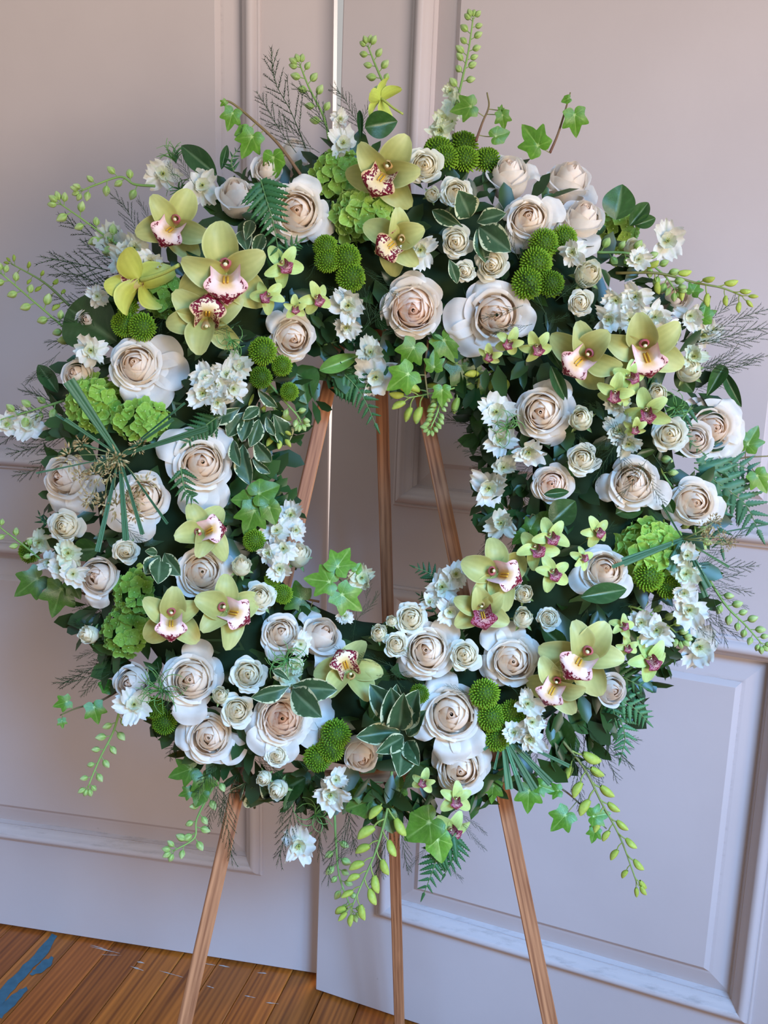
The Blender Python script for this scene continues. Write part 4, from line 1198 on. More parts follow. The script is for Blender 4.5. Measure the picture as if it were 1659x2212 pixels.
for r in [
    (612, 572, 104, .1, .1, 40, 'pale green small orchid below the fern'), (578, 640, 84, -.1, .1, -40, 'small orchid beside the big olive orchid'), (684, 645, 84, .35, .0, 20, 'small yellow green orchid facing the opening'), (638, 665, 60, .1, -.2, 0, 'small orchid above a cream rose'),
    (1100, 740, 74, -.1, -.2, -20, 'small orchid under the blown white rose'), (1160, 750, 86, .2, -.3, 20, 'small orchid with plum lip hanging down'), (1058, 768, 62, -.2, -.3, 0, 'smallest curled green orchid'),
    (1362, 815, 88, .2, .1, 60, 'mint green small orchid near a pale orchid'), (1328, 850, 94, .0, -.4, 0, 'small yellow orchid seen from above'), (1398, 890, 112, -.05, -.2, 20, 'small orchid with reddish lip and wide petals'), (1372, 925, 60, .1, -.4, 10, 'small orchid lip down over ruffled larkspur'),
    (1190, 1160, 96, .1, .1, 30, 'light green small orchid by the inner rim'), (1160, 1185, 104, -.1, .0, 40, 'round yellow green small orchid'), (1195, 1238, 92, .2, .1, 20, 'small green orchid above spray roses'), (1290, 1148, 78, .5, .1, 20, 'small orchid in profile with dark lip'), (1258, 1205, 60, .3, .1, 70, 'half open small orchid by a blush rose'),
    (985, 1728, 84, .1, -.2, 0, 'small orchid just under the lowest rose'), (975, 1792, 108, .3, -.45, 40, 'large pale small orchid hanging lowest'), (915, 1688, 62, -.2, -.2, -10, 'small orchid with dark lip by crossbar'), (1405, 1425, 110, .4, -.3, 30, 'yellow green small orchid beyond pale orchid'), (1345, 1352, 62, .2, .1, 60, 'small green orchid among larkspur buds'), (1355, 1398, 58, .2, -.1, 10, 'small green orchid on the outer stem'),
    (822, 212, 100, -.85, .65, 120, 'bright lime small orchid above the wreath top'),
]:
    orchid(r[0], r[1], r[2], 'n', r[3], r[4], r[5], r[6], dh=.035, tint=(1.05, 1.05, .62) if r[1] < 300 else (.98, 1.08, 1.1) if 'pale' in r[6] or 'mint' in r[6] else None)
# hydrangeas
D1 = (.72, .84, .70)
for r in [
    (727, 378, 62, 60, 30, 'hydrangea head left of the top orchid', (.92, .98, .9)), (783, 465, 78, 66, 40, 'lime hydrangea head above the button cluster', (1, 1, 1)), (1345, 490, 46, 58, 26, 'hydrangea head behind the tall blush rose', (1.05, 1.05, 1.05)),
    (348, 635, 44, 62, 24, 'hydrangea head behind the yellow orchid', (.85, .95, .9)), (196, 870, 72, 66, 34, 'hydrangea head under the papyrus blade', (.95, 1.0, .85)), (298, 905, 72, 50, 30, 'hydrangea head below the spread cream rose', (.9, 1.0, .85)),
    (285, 1280, 46, 54, 24, 'dark green hydrangea head beside a cream rose', D1), (263, 1358, 54, 66, 28, 'darkest hydrangea head with folded florets', (.58, .70, .58)), (1408, 1190, 80, 82, 46, 'large bright hydrangea head with papyrus blades around', (1.0, 1.04, .95)),
]:
    hydrangea(*r, dh=-.01, fx=(r[0] - CX) / 2200, fy=.08)
# button chrysanthemums
for r in [
    (948, 318, 60, 'half hidden leftmost button chrysanthemum of top row'), (962, 336, 56, 'second button chrysanthemum from left in top row'), (1002, 306, 60, 'highest button chrysanthemum of the top row'), (1005, 338, 58, 'button chrysanthemum under the highest one'), (1054, 341, 58, 'button chrysanthemum on a long bare stalk'),
    (1177, 524, 60, 'button chrysanthemum under the ruffled rose'), (1220, 514, 54, 'button chrysanthemum under the bell rose'), (1160, 568, 66, 'button chrysanthemum upper of the inner pair'), (1142, 610, 66, 'button chrysanthemum lower of the inner pair'), (1192, 612, 54, 'deep shaded button chrysanthemum'),
    (703, 533, 50, 'button chrysanthemum upper left of a cluster'), (706, 560, 52, 'button chrysanthemum lower left of a cluster'), (748, 556, 58, 'button chrysanthemum in the cluster middle'), (757, 598, 60, 'lowest button chrysanthemum of a cluster'),
    (264, 700, 52, 'button chrysanthemum left of three'), (304, 706, 58, 'button chrysanthemum lowest of three'), (274, 662, 44, 'button chrysanthemum behind yellow orchid'), (566, 758, 58, 'button chrysanthemum beside the cream rose'), (608, 790, 42, 'small button chrysanthemum over the opening'), (624, 846, 38, 'little button chrysanthemum dangling beside round leaf'), (562, 815, 46, 'button chrysanthemum behind orchid buds'),
    (724, 1588, 62, 'button chrysanthemum topmost of three'), (714, 1618, 56, 'button chrysanthemum middle of three'), (685, 1640, 56, 'button chrysanthemum lowest of three'), (1048, 1500, 62, 'button chrysanthemum uppermost of a dark cluster'), (1062, 1552, 58, 'button chrysanthemum in the dark cluster'), (1107, 1542, 54, 'button chrysanthemum beside white larkspur'), (1076, 1597, 54, 'button chrysanthemum above the cut blades'), (906, 1500, 40, 'dark button chrysanthemum between leaf and rose'),
    (1405, 1246, 62, 'button chrysanthemum below the bright hydrangea'), (1446, 1267, 52, 'button chrysanthemum outermost below the hydrangea'), (60, 1192, 46, 'button chrysanthemum behind the outermost ivy'), (610, 1284, 40, 'button chrysanthemum under spray rose'), (548, 1168, 46, 'button chrysanthemum under dark ivy'), (588, 1252, 34, 'tiny button chrysanthemum by larkspur'), (352, 1562, 50, 'shaded button chrysanthemum by fern'), (330, 1530, 46, 'button chrysanthemum half hidden in shade'),
]:
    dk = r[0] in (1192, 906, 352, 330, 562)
    q = place(r[0], r[1])
    rd = radial(q)
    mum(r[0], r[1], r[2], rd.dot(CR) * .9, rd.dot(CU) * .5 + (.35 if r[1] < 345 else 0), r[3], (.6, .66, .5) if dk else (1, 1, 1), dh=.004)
# ---------------------------------------------------------------- larkspur spikes in bud
LK = dict(h=.03)
for r in [
    ([(712, 312), (700, 255), (668, 190), (648, 140)], 9, 30, 24, 'budding larkspur spike leaning over the gap', .25),
    ([(838, 200), (815, 150), (795, 100)], 8, 25, 22, 'short larkspur spike behind the lime orchid', .0),
    ([(975, 275), (1000, 165), (1012, 110), (1022, 40)], 13, 28, 22, 'tallest larkspur spike against the door', .2),
    ([(335, 402), (290, 398), (260, 382), (205, 400), (176, 412)], 8, 27, 22, 'larkspur spike bending out sideways', .15),
    ([(280, 545), (235, 515), (180, 475), (130, 440)], 8, 30, 26, 'larkspur spike above the wispy ferns', .1),
    ([(180, 750), (135, 705), (60, 640), (2, 590)], 12, 30, 24, 'long larkspur spike reaching the picture edge', .1),
    ([(140, 865), (75, 885), (-10, 910)], 8, 28, 24, 'larkspur spike above the left papyrus', .1),
    ([(110, 1230), (60, 1185), (-6, 1135)], 6, 26, 22, 'larkspur spike over the outermost ivy', .3),
    ([(262, 1520), (245, 1580), (215, 1640), (190, 1700)], 11, 26, 22, 'larkspur spike drooping at the lower corner', .1),
    ([(490, 1650), (455, 1710), (425, 1770), (420, 1810), (375, 1838)], 12, 28, 24, 'larkspur spike hanging in front of the leg', .1),
    ([(345, 890), (325, 925), (310, 965)], 11, 27, 24, 'cluster of larkspur buds over the hydrangea', .0),
    ([(560, 800), (600, 850), (640, 895), (650, 912)], 6, 24, 20, 'thin larkspur tip over the opening', .35),
    ([(955, 850), (945, 890), (930, 925)], 14, 20, 17, 'tight green larkspur tip by the easel leg', .0),
    ([(1395, 930), (1430, 1020), (1490, 1100), (1505, 1170)], 15, 30, 24, 'arching larkspur spike across cream roses', .05),
    ([(1530, 1250), (1570, 1310), (1610, 1350), (1645, 1390)], 12, 30, 22, 'larkspur spike reaching towards the door moulding', .15),
    ([(1300, 1300), (1380, 1315), (1440, 1350), (1470, 1378)], 13, 28, 24, 'larkspur spike among white ruffled florets', .15),
    ([(1195, 1240), (1235, 1280), (1280, 1325), (1298, 1345)], 10, 22, 18, 'short larkspur spike above the pale orchid', .2),
    ([(722, 1740), (727, 1840), (735, 1900), (762, 1970)], 11, 27, 22, 'long larkspur spike dangling under the wreath', .2),
    ([(1290, 545), (1370, 550), (1430, 590), (1458, 625)], 15, 27, 24, 'dark larkspur bud stem near the tall roses', .0),
    ([(1120, 1050), (1115, 1090), (1108, 1110)], 8, 18, 15, 'small larkspur tip in the inner fern', .0),
]:
    spike(r[0], r[1], r[2], r[3], 'l', r[4], t0=r[5], tint=(.8, .86, .75) if 'dark' in r[4] or 'tight' in r[4] else None, h=.065 if r[0][0][0] in (345, 1395, 1300, 1195, 1290, 955, 560) else .03)
for r in [
    ([(1330, 590), (1420, 590), (1500, 610), (1560, 622), (1605, 640)], 10, 34, 22, 'orchid bud spray pointing out to the side', .1, .07, '5f5a30'),
    ([(1150, 800), (1080, 795), (1010, 830), (930, 850), (890, 858)], 13, 40, 34, 'orchid bud spray across the opening top', .1, .05, '7f9a45'),
    ([(848, 1650), (838, 1740), (815, 1830), (790, 1890), (760, 1960)], 14, 44, 28, 'orchid bud spray hanging below the crossbar', .1, .06, '6d8a48'),
    ([(1215, 1600), (1262, 1660), (1300, 1735), (1340, 1810), (1375, 1905)], 15, 42, 24, 'longest orchid bud spray over the panel', .05, .05, '6a6a3c'),
    ([(345, 1090), (360, 1130), (345, 1180), (325, 1210)], 12, 34, 24, 'orchid bud cluster below the papyrus', .0, .07, '7a8a45'),
    ([(535, 770), (550, 820), (590, 880), (605, 935)], 10, 36, 26, 'orchid bud spray beside white larkspur', .0, .05, '6a5230'),
    ([(150, 660), (95, 610), (25, 570)], 10, 20, 14, 'dark slim bud spray above the broad leaf', .05, .02, '4d5a35'),
]:
    spike(r[0], r[1], r[2], r[3], 'o', r[4], t0=r[5], h=r[6], stem=r[7], w0=3.4, w1=1.6, spread=.95, name='orchid_bud_spray', cat='orchid buds', group='orchid bud sprays', tint=(.62, .7, .6) if 'dark' in r[4] else None, tipn=2)
# ---------------------------------------------------------------- ruffled white larkspur florets
for r in [
    (352, 375, 72, -.1, .2, 'white floret above the rosy orchid'), (437, 400, 70, .0, .1, 'white floret beside the tall bud rose'), (742, 308, 62, .1, .3, 'pale floret behind the hydrangea'), (735, 256, 40, .1, .4, 'small closed floret near the gap'),
    (240, 520, 70, -.2, .2, 'shaded floret behind the yellow orchid'), (290, 535, 66, -.1, .1, 'shaded floret between two orchids'), (325, 565, 60, .0, .0, 'floret under the rosy orchid'), (265, 560, 60, -.2, .0, 'grey white floret above the yellow orchid'),
    (196, 757, 72, -.2, .1, 'white floret left of the large rose'), (445, 815, 66, -.1, .2, 'brilliant white floret upper left of cluster'), (490, 808, 64, .15, .25, 'brilliant white floret upper right of cluster'), (438, 850, 66, -.2, -.1, 'brilliant white floret lower left of cluster'), (505, 840, 62, .2, -.1, 'brilliant white floret rightmost of cluster'), (470, 870, 60, .0, -.3, 'brilliant white floret bottom of cluster'), (470, 830, 64, .0, .0, 'brilliant white floret central in cluster'),
    (515, 790, 56, .2, .1, 'shaded floret behind the white cluster'), (752, 660, 76, .0, .0, 'white floret right of a small orchid'), (748, 708, 56, -.1, -.3, 'drooping floret under another floret'), (908, 540, 72, .15, .0, 'white floret beside the maroon lip'), (800, 760, 62, .0, .2, 'grey floret over the back leg'), (812, 815, 84, .0, -.1, 'creamy full floret above the back leg'),
    (1442, 520, 76, .1, .2, 'open white floret beyond the hydrangea'), (1236, 545, 60, -.2, .1, 'folded white floret by button flowers'), (1330, 650, 66, -.1, .1, 'floret leftmost of the ruffled mass'), (1372, 640, 66, .0, .2, 'floret topmost of the ruffled mass'), (1360, 690, 66, .0, .0, 'floret centre of the ruffled mass'), (1415, 685, 66, .1, .0, 'floret right in the ruffled mass'), (1315, 690, 60, -.2, -.1, 'floret low in the ruffled mass'), (1440, 715, 56, .1, -.2, 'floret above the pale orchid'), (1380, 560, 52, .1, .2, 'pale floret by dark bud stem'),
    (1492, 682, 60, .2, .1, 'round floret beside outer ivy leaf'), (1520, 725, 66, .3, .0, 'white floret outermost at this hour'), (1540, 712, 44, .3, .3, 'small tubular floret'), (1500, 770, 56, .2, .0, 'floret above the green spray rose'),
    (1072, 890, 80, -.1, .1, 'starry white floret on the inner side'), (1080, 950, 66, -.1, -.1, 'second starry floret under the first'), (1142, 978, 70, .0, -.3, 'starry floret hanging under blush rose'), (1088, 1010, 56, .0, .0, 'shadowed floret in the fern'), (1056, 1055, 82, -.1, .0, 'full white floret nearest the easel'), (1082, 1130, 66, -.1, .0, 'white floret in the fern shade'),
    (955, 1268, 74, -.1, .05, 'open white floret by small fern'), (985, 1240, 54, .1, .3, 'side facing floret above another'), (972, 1322, 54, .1, -.1, 'floret beside the dusky orchid'), (928, 1300, 40, -.3, .2, 'small floret over spray roses'),
    (628, 1112, 66, .1, .2, 'star floret top of inner spike'), (598, 1145, 60, -.1, .1, 'star floret second on inner spike'), (640, 1145, 50, .3, .0, 'star floret right on inner spike'), (612, 1185, 62, .0, .0, 'star floret middle of inner spike'), (578, 1195, 50, -.3, .0, 'star floret left on inner spike'), (604, 1228, 60, .0, -.2, 'star floret lowest of inner spike'),
    (147, 1195, 60, -.1, .1, 'greenish floret under spray rose'), (130, 1228, 56, -.2, .0, 'floret left of tilted blush rose'), (158, 1240, 56, .0, -.1, 'floret beside the ivy leaves'), (84, 1172, 54, -.2, -.2, 'outermost greenish floret'), (104, 1215, 44, -.2, .1, 'small floret over ivy'), (60, 915, 66, -.2, .1, 'white floret above the sideways rose'), (15, 915, 60, -.3, .0, 'floret at the very edge'),
    (290, 1522, 76, .0, .0, 'bright white floret near beige rose'), (620, 1462, 54, .0, -.2, 'small floret amid curly green sprig'), (650, 1392, 50, .2, -.1, 'budding floret across blush rose'),
    (1338, 930, 66, .0, .0, 'shaded ruffled floret amid ferns'), (1358, 960, 60, .0, -.1, 'lower shaded floret amid ferns'), (1330, 870, 56, -.1, .1, 'shaded floret under yellow orchid'), (1490, 1318, 76, .2, .1, 'white floret beside larkspur tip'), (1418, 1362, 74, .1, -.1, 'creamy floret under larkspur buds'), (1385, 1345, 56, .0, .1, 'floret behind larkspur buds'), (1512, 1398, 86, .3, -.1, 'outermost white floret over door moulding'),
    (1140, 1520, 66, .1, .1, 'white floret topmost under pale orchid'), (1150, 1560, 58, .2, -.1, 'white floret middle under pale orchid'), (1145, 1598, 64, .1, -.3, 'white floret low under pale orchid'), (1110, 1582, 48, -.2, -.1, 'white floret near cut blades'), (714, 1718, 76, -.05, -.3, 'white floret hanging under crossbar'), (726, 1685, 50, .1, .0, 'floret against the crossbar'), (645, 1828, 76, -.1, -.4, 'lone white floret dangling lowest'), (782, 1248, 56, .2, .0, 'greenish floret by bright ivy'),
    (958, 258, 60, -.1, .3, 'green white floret low on tallest spike'), (985, 225, 52, .1, .3, 'green white floret right on tallest spike'), (950, 282, 54, -.2, .2, 'green white floret base of spike'), (1482, 1240, 56, .1, .0, 'greenish floret behind papyrus blade'), (1478, 1282, 48, .0, -.2, 'pale yellow floret under papyrus blade'), (1485, 1200, 54, .1, .1, 'floret by hydrangea edge'), (972, 196, 36, -.1, .4, 'small green floret on tallest spike'),
    (210, 640, 46, -.3, .1, 'white speckled floret behind yellow orchid'), (640, 1440, 40, .1, .0, 'tiny floret in green curls'), (745, 1330, 40, .0, .3, 'small floret under ivy'),
]:
    x, y = r[0], r[1]
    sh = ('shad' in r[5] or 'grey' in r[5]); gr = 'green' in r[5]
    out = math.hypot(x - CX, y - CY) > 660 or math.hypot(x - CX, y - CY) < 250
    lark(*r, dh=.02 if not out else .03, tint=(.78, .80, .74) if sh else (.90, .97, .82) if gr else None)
# ---------------------------------------------------------------- ivy
ivy([(655, 385), (600, 310), (545, 258), (500, 222), (476, 218)], [(500, 252, 60, 250, 0, -.1, .2), (540, 305, 80, 240, 1, -.1, .1), (525, 285, 46, 200, 2, 0, .2), (592, 350, 74, 275, 2, -.2, .0), (484, 222, 22, 220, 0, 0, 0)], 'woody ivy stem arching over the white roses', stemcol='7b5a42', w=3.8, h=.06, tint=(1.1, 1.18, 1.0))
ivy([(1028, 305), (1042, 265), (1056, 230), (1052, 200)], [(1008, 232, 72, 190, 1, 0, .2), (1086, 255, 48, 280, 0, 0, 0), (1078, 292, 58, 20, 2, .1, .3), (1082, 236, 20, 80, 0, 0, 0)], 'ivy sprig with reddish stem behind chrysanthemums', stemcol='6b4436', h=.05)
ivy([(1188, 330), (1205, 290), (1222, 235), (1232, 200)], [(1155, 305, 92, 130, 1, -.1, .1), (1242, 258, 74, 280, 0, .1, 0), (1224, 215, 28, 200, 2, 0, .2)], 'ivy sprig rising between two tall roses', stemcol='6b4436', h=.05, tint=(1.05, 1.15, .95))
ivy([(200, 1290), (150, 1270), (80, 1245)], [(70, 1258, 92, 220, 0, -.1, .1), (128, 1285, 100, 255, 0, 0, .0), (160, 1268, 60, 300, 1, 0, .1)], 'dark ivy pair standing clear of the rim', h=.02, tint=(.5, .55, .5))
ivy([(262, 1488), (215, 1515), (165, 1530), (130, 1545)], [(205, 1535, 62, 285, 0, 0, -.1), (138, 1518, 48, 200, 0, -.1, 0), (232, 1483, 50, 160, 2, 0, .2), (134, 1560, 28, 280, 0, 0, 0)], 'ivy trail with dark stem by beige rose', stemcol='553a30', h=.02, tint=(.8, .95, .7))
ivy([(765, 1290), (745, 1262), (725, 1245)], [(735, 1215, 86, 60, 0, .1, .3), (700, 1255, 92, 170, 1, -.1, .2), (748, 1292, 92, 320, 0, .1, -.1), (772, 1228, 34, 60, 2, 0, .2)], 'bright ivy leaves over the white bud rose', h=.11, tint=(1.2, 1.2, 1.2))
ivy([(925, 735), (918, 800), (925, 860)], [(888, 760, 84, 240, 0, 0, 0), (965, 745, 92, 300, 0, 0, 0), (872, 815, 92, 215, 0, -.1, .1, .09, 1.35), (1000, 800, 100, 300, 0, .1, 0, .06, .5), (938, 785, 60, 90, 1, 0, 0), (955, 850, 60, 270, 1, 0, 0, .08, 1.2), (1050, 840, 110, 260, 0, .1, -.1, .04, .5)], 'dark ivy curtain above the opening', h=.07, tint=None)
ivy([(830, 1690), (850, 1730), (890, 1760), (960, 1830)], [(785, 1735, 96, 200, 2, 0, -.1, .05, .62), (770, 1705, 74, 150, 1, 0, .1, .05, .6), (915, 1785, 118, 215, 2, -.1, -.1, .06, .95), (948, 1825, 88, 280, 2, .1, -.1, .06, 1.35), (862, 1700, 60, 90, 1, 0, 0, .05, .7), (665, 1700, 88, 250, 1, 0, 0, .03, .5), (838, 1770, 70, 290, 2, .1, 0, .05, .6)], 'ivy leaves hanging beside the back leg', stemcol='6d4a34', h=.05)
ivy([(1090, 1640), (1160, 1680), (1215, 1705), (1262, 1745), (1310, 1790)], [(1142, 1718, 78, 265, 0, 0, -.1), (1065, 1705, 60, 260, 0, -.1, 0), (1215, 1768, 74, 225, 0, 0, 0), (1290, 1762, 62, 10, 1, .1, 0), (1284, 1800, 44, 250, 1, 0, 0), (1200, 1708, 46, 180, 1, 0, .2), (1172, 1700, 52, 340, 1, 0, .1)], 'trailing ivy stem below the cut blades', stemcol='5f3a3a', h=.04, tint=(.95, 1.1, .9))
ivy([(1560, 1010), (1600, 990), (1665, 985)], [(1620, 952, 76, 60, 1, .2, .1), (1640, 1035, 70, 300, 1, .2, 0, .05, 1.2), (1596, 965, 44, 250, 2, .1, 0)], 'ivy stem running out past the fern', stemcol='5f3a30', h=.02)
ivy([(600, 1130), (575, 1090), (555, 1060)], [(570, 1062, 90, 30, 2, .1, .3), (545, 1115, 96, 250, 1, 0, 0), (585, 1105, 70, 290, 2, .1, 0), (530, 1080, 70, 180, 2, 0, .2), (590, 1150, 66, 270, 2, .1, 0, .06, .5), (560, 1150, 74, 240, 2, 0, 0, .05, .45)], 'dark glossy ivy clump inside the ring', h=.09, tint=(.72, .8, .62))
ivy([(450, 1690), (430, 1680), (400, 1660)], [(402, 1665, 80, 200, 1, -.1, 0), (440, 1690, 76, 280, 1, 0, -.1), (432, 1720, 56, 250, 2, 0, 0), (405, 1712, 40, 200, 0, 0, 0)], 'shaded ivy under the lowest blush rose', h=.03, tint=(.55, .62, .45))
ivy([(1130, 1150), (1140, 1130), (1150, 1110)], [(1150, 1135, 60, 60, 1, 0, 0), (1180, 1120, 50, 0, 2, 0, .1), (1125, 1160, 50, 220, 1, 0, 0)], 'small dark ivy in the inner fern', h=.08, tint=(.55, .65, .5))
ivy([(1500, 690), (1525, 660), (1535, 640)], [(1520, 678, 66, 80, 1, .2, 0), (1500, 625, 46, 60, 0, .2, .2)], 'green ivy behind outer white florets', h=.03, tint=(1, 1.15, .9))
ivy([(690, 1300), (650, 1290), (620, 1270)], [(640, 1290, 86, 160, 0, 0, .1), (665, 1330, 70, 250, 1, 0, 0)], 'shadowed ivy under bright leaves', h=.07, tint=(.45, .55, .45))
# ---------------------------------------------------------------- loose leaves
for r in [
    (468, 378, 386, 310, 'ruscus', 'dark pointed leaf by tall bud rose', .06, .07, 1.3), (478, 366, 492, 308, 'ruscus', 'narrow upright leaf by tall bud rose', .05, .05, .8), (1330, 475, 1345, 395, 'round', 'rounded glossy leaf beside tall roses', .05, .06, 1.05), (1360, 488, 1405, 432, 'salal', 'small folded leaf outermost on this side', .04, .04, .8), (1372, 487, 1420, 470, 'salal', 'pointed leaf tip beside the folded one', .04, .04, .9),
    (252, 738, 132, 655, 'salal', 'broad darkest leaf under the bud spray', .07, .05, 1.25), (125, 848, 78, 782, 'ruscus', 'dark curled leaf beyond the white rose', .03, .03, 1.2), (640, 792, 662, 868, 'round', 'big round leaf over the easel leg', .05, .06, 1.2), (690, 800, 775, 768, 'light', 'curled mid green leaf beside round leaf', .06, .07, .8), (1565, 790, 1530, 850, 'salal', 'drooping leaf near wispy fern', .04, .05, .7), (1560, 800, 1602, 880, 'ruscus', 'long leaf arching down beyond white rose', .03, .03, .75),
    (1255, 1290, 1360, 1272, 'ruscus', 'smooth leaf under the blush rose', .15, .15, 1.15), (788, 275, 860, 262, 'round', 'dark leaf behind top orchid', .05, .05, .9), (1225, 1520, 1310, 1570, 'salal', 'shaded leaf below the pale orchid', .05, .04, 1.3), (1195, 1540, 1230, 1640, 'salal', 'hanging leaf behind wispy fern', .05, .05, .9), (1060, 960, 1050, 850, 'salal', 'dark leaf edging the opening', .03, .03, 1.1), (1062, 990, 1085, 900, 'salal', 'second dark leaf edging the opening', .03, .03, 1.2), (1190, 790, 1225, 870, 'ruscus', 'narrow dark leaf by frilled orchid', .13, .12, .9), (1180, 740, 1215, 800, 'ruscus', 'dark leaf tucked by small orchids', .12, .12, .9),
    (215, 1185, 150, 1190, 'salal', 'dark leaf under papyrus blade', .1, .09, 1.1), (1175, 1068, 1232, 1062, 'ruscus', 'slim leaf lying across shaded rose', .165, .165, 1.0), (1190, 1130, 1245, 1080, 'salal', 'dark leaf between rose and orchids', .12, .12, 1.3), (780, 300, 776, 225, 'ruscus', 'slim dark blade by top orchid', .05, .04, .45), (1330, 1110, 1400, 1080, 'salal', 'dark leaf above bright hydrangea', .10, .10, 1.0), (1440, 1075, 1455, 1110, 'salal', 'small dark leaf under cream rose', .09, .09, 1.0), (1220, 1400, 1170, 1355, 'salal', 'dark leaf behind small spray roses', .10, .10, 1.0), (840, 1500, 800, 1560, 'salal', 'dark leaf under the upturned orchid', .10, .10, 1.1), (660, 1680, 590, 1720, 'salal', 'shadowed leaf at the crossbar', .05, .04, 1.1), (1460, 800, 1500, 850, 'salal', 'dark leaf under the green spray rose', .06, .05, 1.0), (700, 690, 770, 740, 'salal', 'shaded leaf above the round leaf', .06, .05, 1.2), (960, 720, 1040, 740, 'salal', 'shaded leaf under blown rose', .08, .06, 1.2),
]:
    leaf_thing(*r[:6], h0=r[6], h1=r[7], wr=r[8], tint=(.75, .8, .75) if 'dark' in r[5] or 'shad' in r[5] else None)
# ---------------------------------------------------------------- variegated sprigs
pitt(1040, 478, [(1015, 470, 1000, 425, 1.5, .05), (1030, 480, 1085, 460, 1.2, .03), (1035, 490, 1092, 535, 1.3, .03), (1030, 495, 1050, 560, 1.0, .01), (1000, 490, 930, 455, .8, .0), (970, 560, 990, 610, 1.0, .0)], 'variegated sprig among spray roses', h=.075)
pitt(560, 900, [(530, 890, 490, 940, 1.2, 0), (560, 880, 530, 900, 1.1, .02), (545, 900, 520, 945, 1.2, .02), (560, 905, 545, 960, 1.1, .02), (575, 900, 590, 940, 1.0, .02), (590, 895, 628, 965, 1.15, .02), (550, 950, 580, 1000, 1.4, .02), (525, 960, 530, 1040, 1.0, .03), (505, 950, 510, 1000, .9, .03), (545, 990, 580, 1025, .9, .02), (520, 880, 450, 915, .9, 0), (480, 900, 440, 940, 1.1, .0), (600, 880, 560, 850, .8, .01)], 'spreading variegated sprig under white cluster', h=.05, stem=(560, 870))
pitt(860, 1570, [(865, 1560, 805, 1490, 1.1, .03), (870, 1565, 850, 1488, 1.0, .02), (862, 1570, 850, 1512, 1.2, .06), (875, 1575, 890, 1508, 1.1, .05), (880, 1590, 905, 1545, .9, .04), (865, 1580, 780, 1590, 1.0, .03), (872, 1590, 830, 1620, .9, .05), (870, 1600, 870, 1660, 1.3, .06), (880, 1600, 895, 1640, 1.0, .05), (862, 1575, 868, 1530, .8, .075)], 'rosette of variegated leaves', h=.10)
pitt(630, 1480, [(632, 1480, 720, 1495, 1.1, .02), (625, 1482, 548, 1512, .95, .02), (632, 1488, 678, 1540, 1.2, .05), (625, 1470, 590, 1445, .8, .0)], 'three leaved variegated sprig over pink hearted rose', h=.10)
pitt(345, 1205, [(345, 1200, 315, 1235, 1.5, .02), (345, 1205, 345, 1250, 1.5, .03), (355, 1195, 380, 1240, 1.4, .02), (340, 1195, 320, 1190, 1.2, .02)], 'small variegated sprig beneath orchid buds', h=.09)
pitt(550, 1720, [(545, 1700, 570, 1755, 1.3, .0), (540, 1710, 530, 1745, 1.1, .0), (530, 1690, 500, 1730, .6, .0), (560, 1690, 600, 1730, .9, 0)], 'variegated sprig beside the hanging buds', h=.05)
pitt(540, 530, [(535, 545, 520, 490, 1.2, 0), (545, 560, 570, 500, .9, 0), (530, 520, 545, 470, 1.0, 0)], 'variegated sprig behind the big fern frond', h=.07)
# ---------------------------------------------------------------- ferns
fern([(562, 385), (575, 430), (590, 480), (605, 560)], 10, 62, 'fern frond lying over the peach hearted rose', hs=[.16, .17, .17, .16], lean=.7)
fern([(590, 600), (620, 540), (650, 520)], 6, 40, 'short fern frond above small orchids', hs=[.13, .14, .15])
fern([(715, 790), (745, 810), (780, 850), (812, 918)], 11, 62, 'fern frond pointing into the opening', hs=[.05, .05, .05, .05])
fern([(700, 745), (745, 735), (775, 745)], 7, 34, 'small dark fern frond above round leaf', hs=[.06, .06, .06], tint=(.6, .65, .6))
fern([(1500, 1010), (1560, 1050), (1610, 1090), (1640, 1150)], 9, 88, 'blue green fern frond beyond cream rose', 1, hs=[.05, .04, .03, .03], tint=(.72, .82, .85))
fern([(1500, 1000), (1580, 1000), (1650, 1030)], 8, 64, 'upper blue green fern frond', 1, hs=[.05, .04, .03], tint=(.68, .78, .82))
fern([(1500, 1030), (1540, 1100), (1560, 1190)], 8, 66, 'lower blue green fern frond', 1, hs=[.04, .03, .03], tint=(.62, .72, .70))
fern([(1300, 1440), (1340, 1460), (1400, 1490)], 7, 52, 'fern frond over half hidden cream rose', hs=[.07, .07, .06])
fern([(1290, 1480), (1320, 1520), (1330, 1560)], 6, 48, 'fern frond under half hidden rose', hs=[.07, .06, .06])
fern([(1320, 1500), (1370, 1530), (1400, 1560)], 6, 50, 'pale fern frond beyond hidden rose', 1, hs=[.05, .05, .05], tint=(.8, .95, .75))
fern([(1330, 1530), (1350, 1590), (1340, 1640)], 7, 44, 'pale fern frond hanging behind wisps', 1, hs=[.04, .04, .04], tint=(.8, .95, .75))
fern([(985, 1800), (950, 1840), (935, 1880), (915, 1932)], 9, 54, 'fern frond hanging beside small orchid', hs=[.05, .05, .05, .05])
fern([(985, 1805), (980, 1850), (960, 1890)], 6, 44, 'second fern frond hanging lowest', hs=[.04, .04, .04])
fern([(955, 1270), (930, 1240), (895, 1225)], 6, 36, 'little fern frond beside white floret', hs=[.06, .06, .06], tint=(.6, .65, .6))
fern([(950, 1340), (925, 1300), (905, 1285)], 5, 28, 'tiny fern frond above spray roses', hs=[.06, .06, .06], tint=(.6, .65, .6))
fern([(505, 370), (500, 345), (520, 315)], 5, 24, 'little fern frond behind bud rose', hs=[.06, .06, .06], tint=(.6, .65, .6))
fern([(470, 900), (430, 930), (400, 960)], 8, 44, 'dark fern frond behind papyrus blade', hs=[.11, .11, .12], tint=(.7, .75, .7))
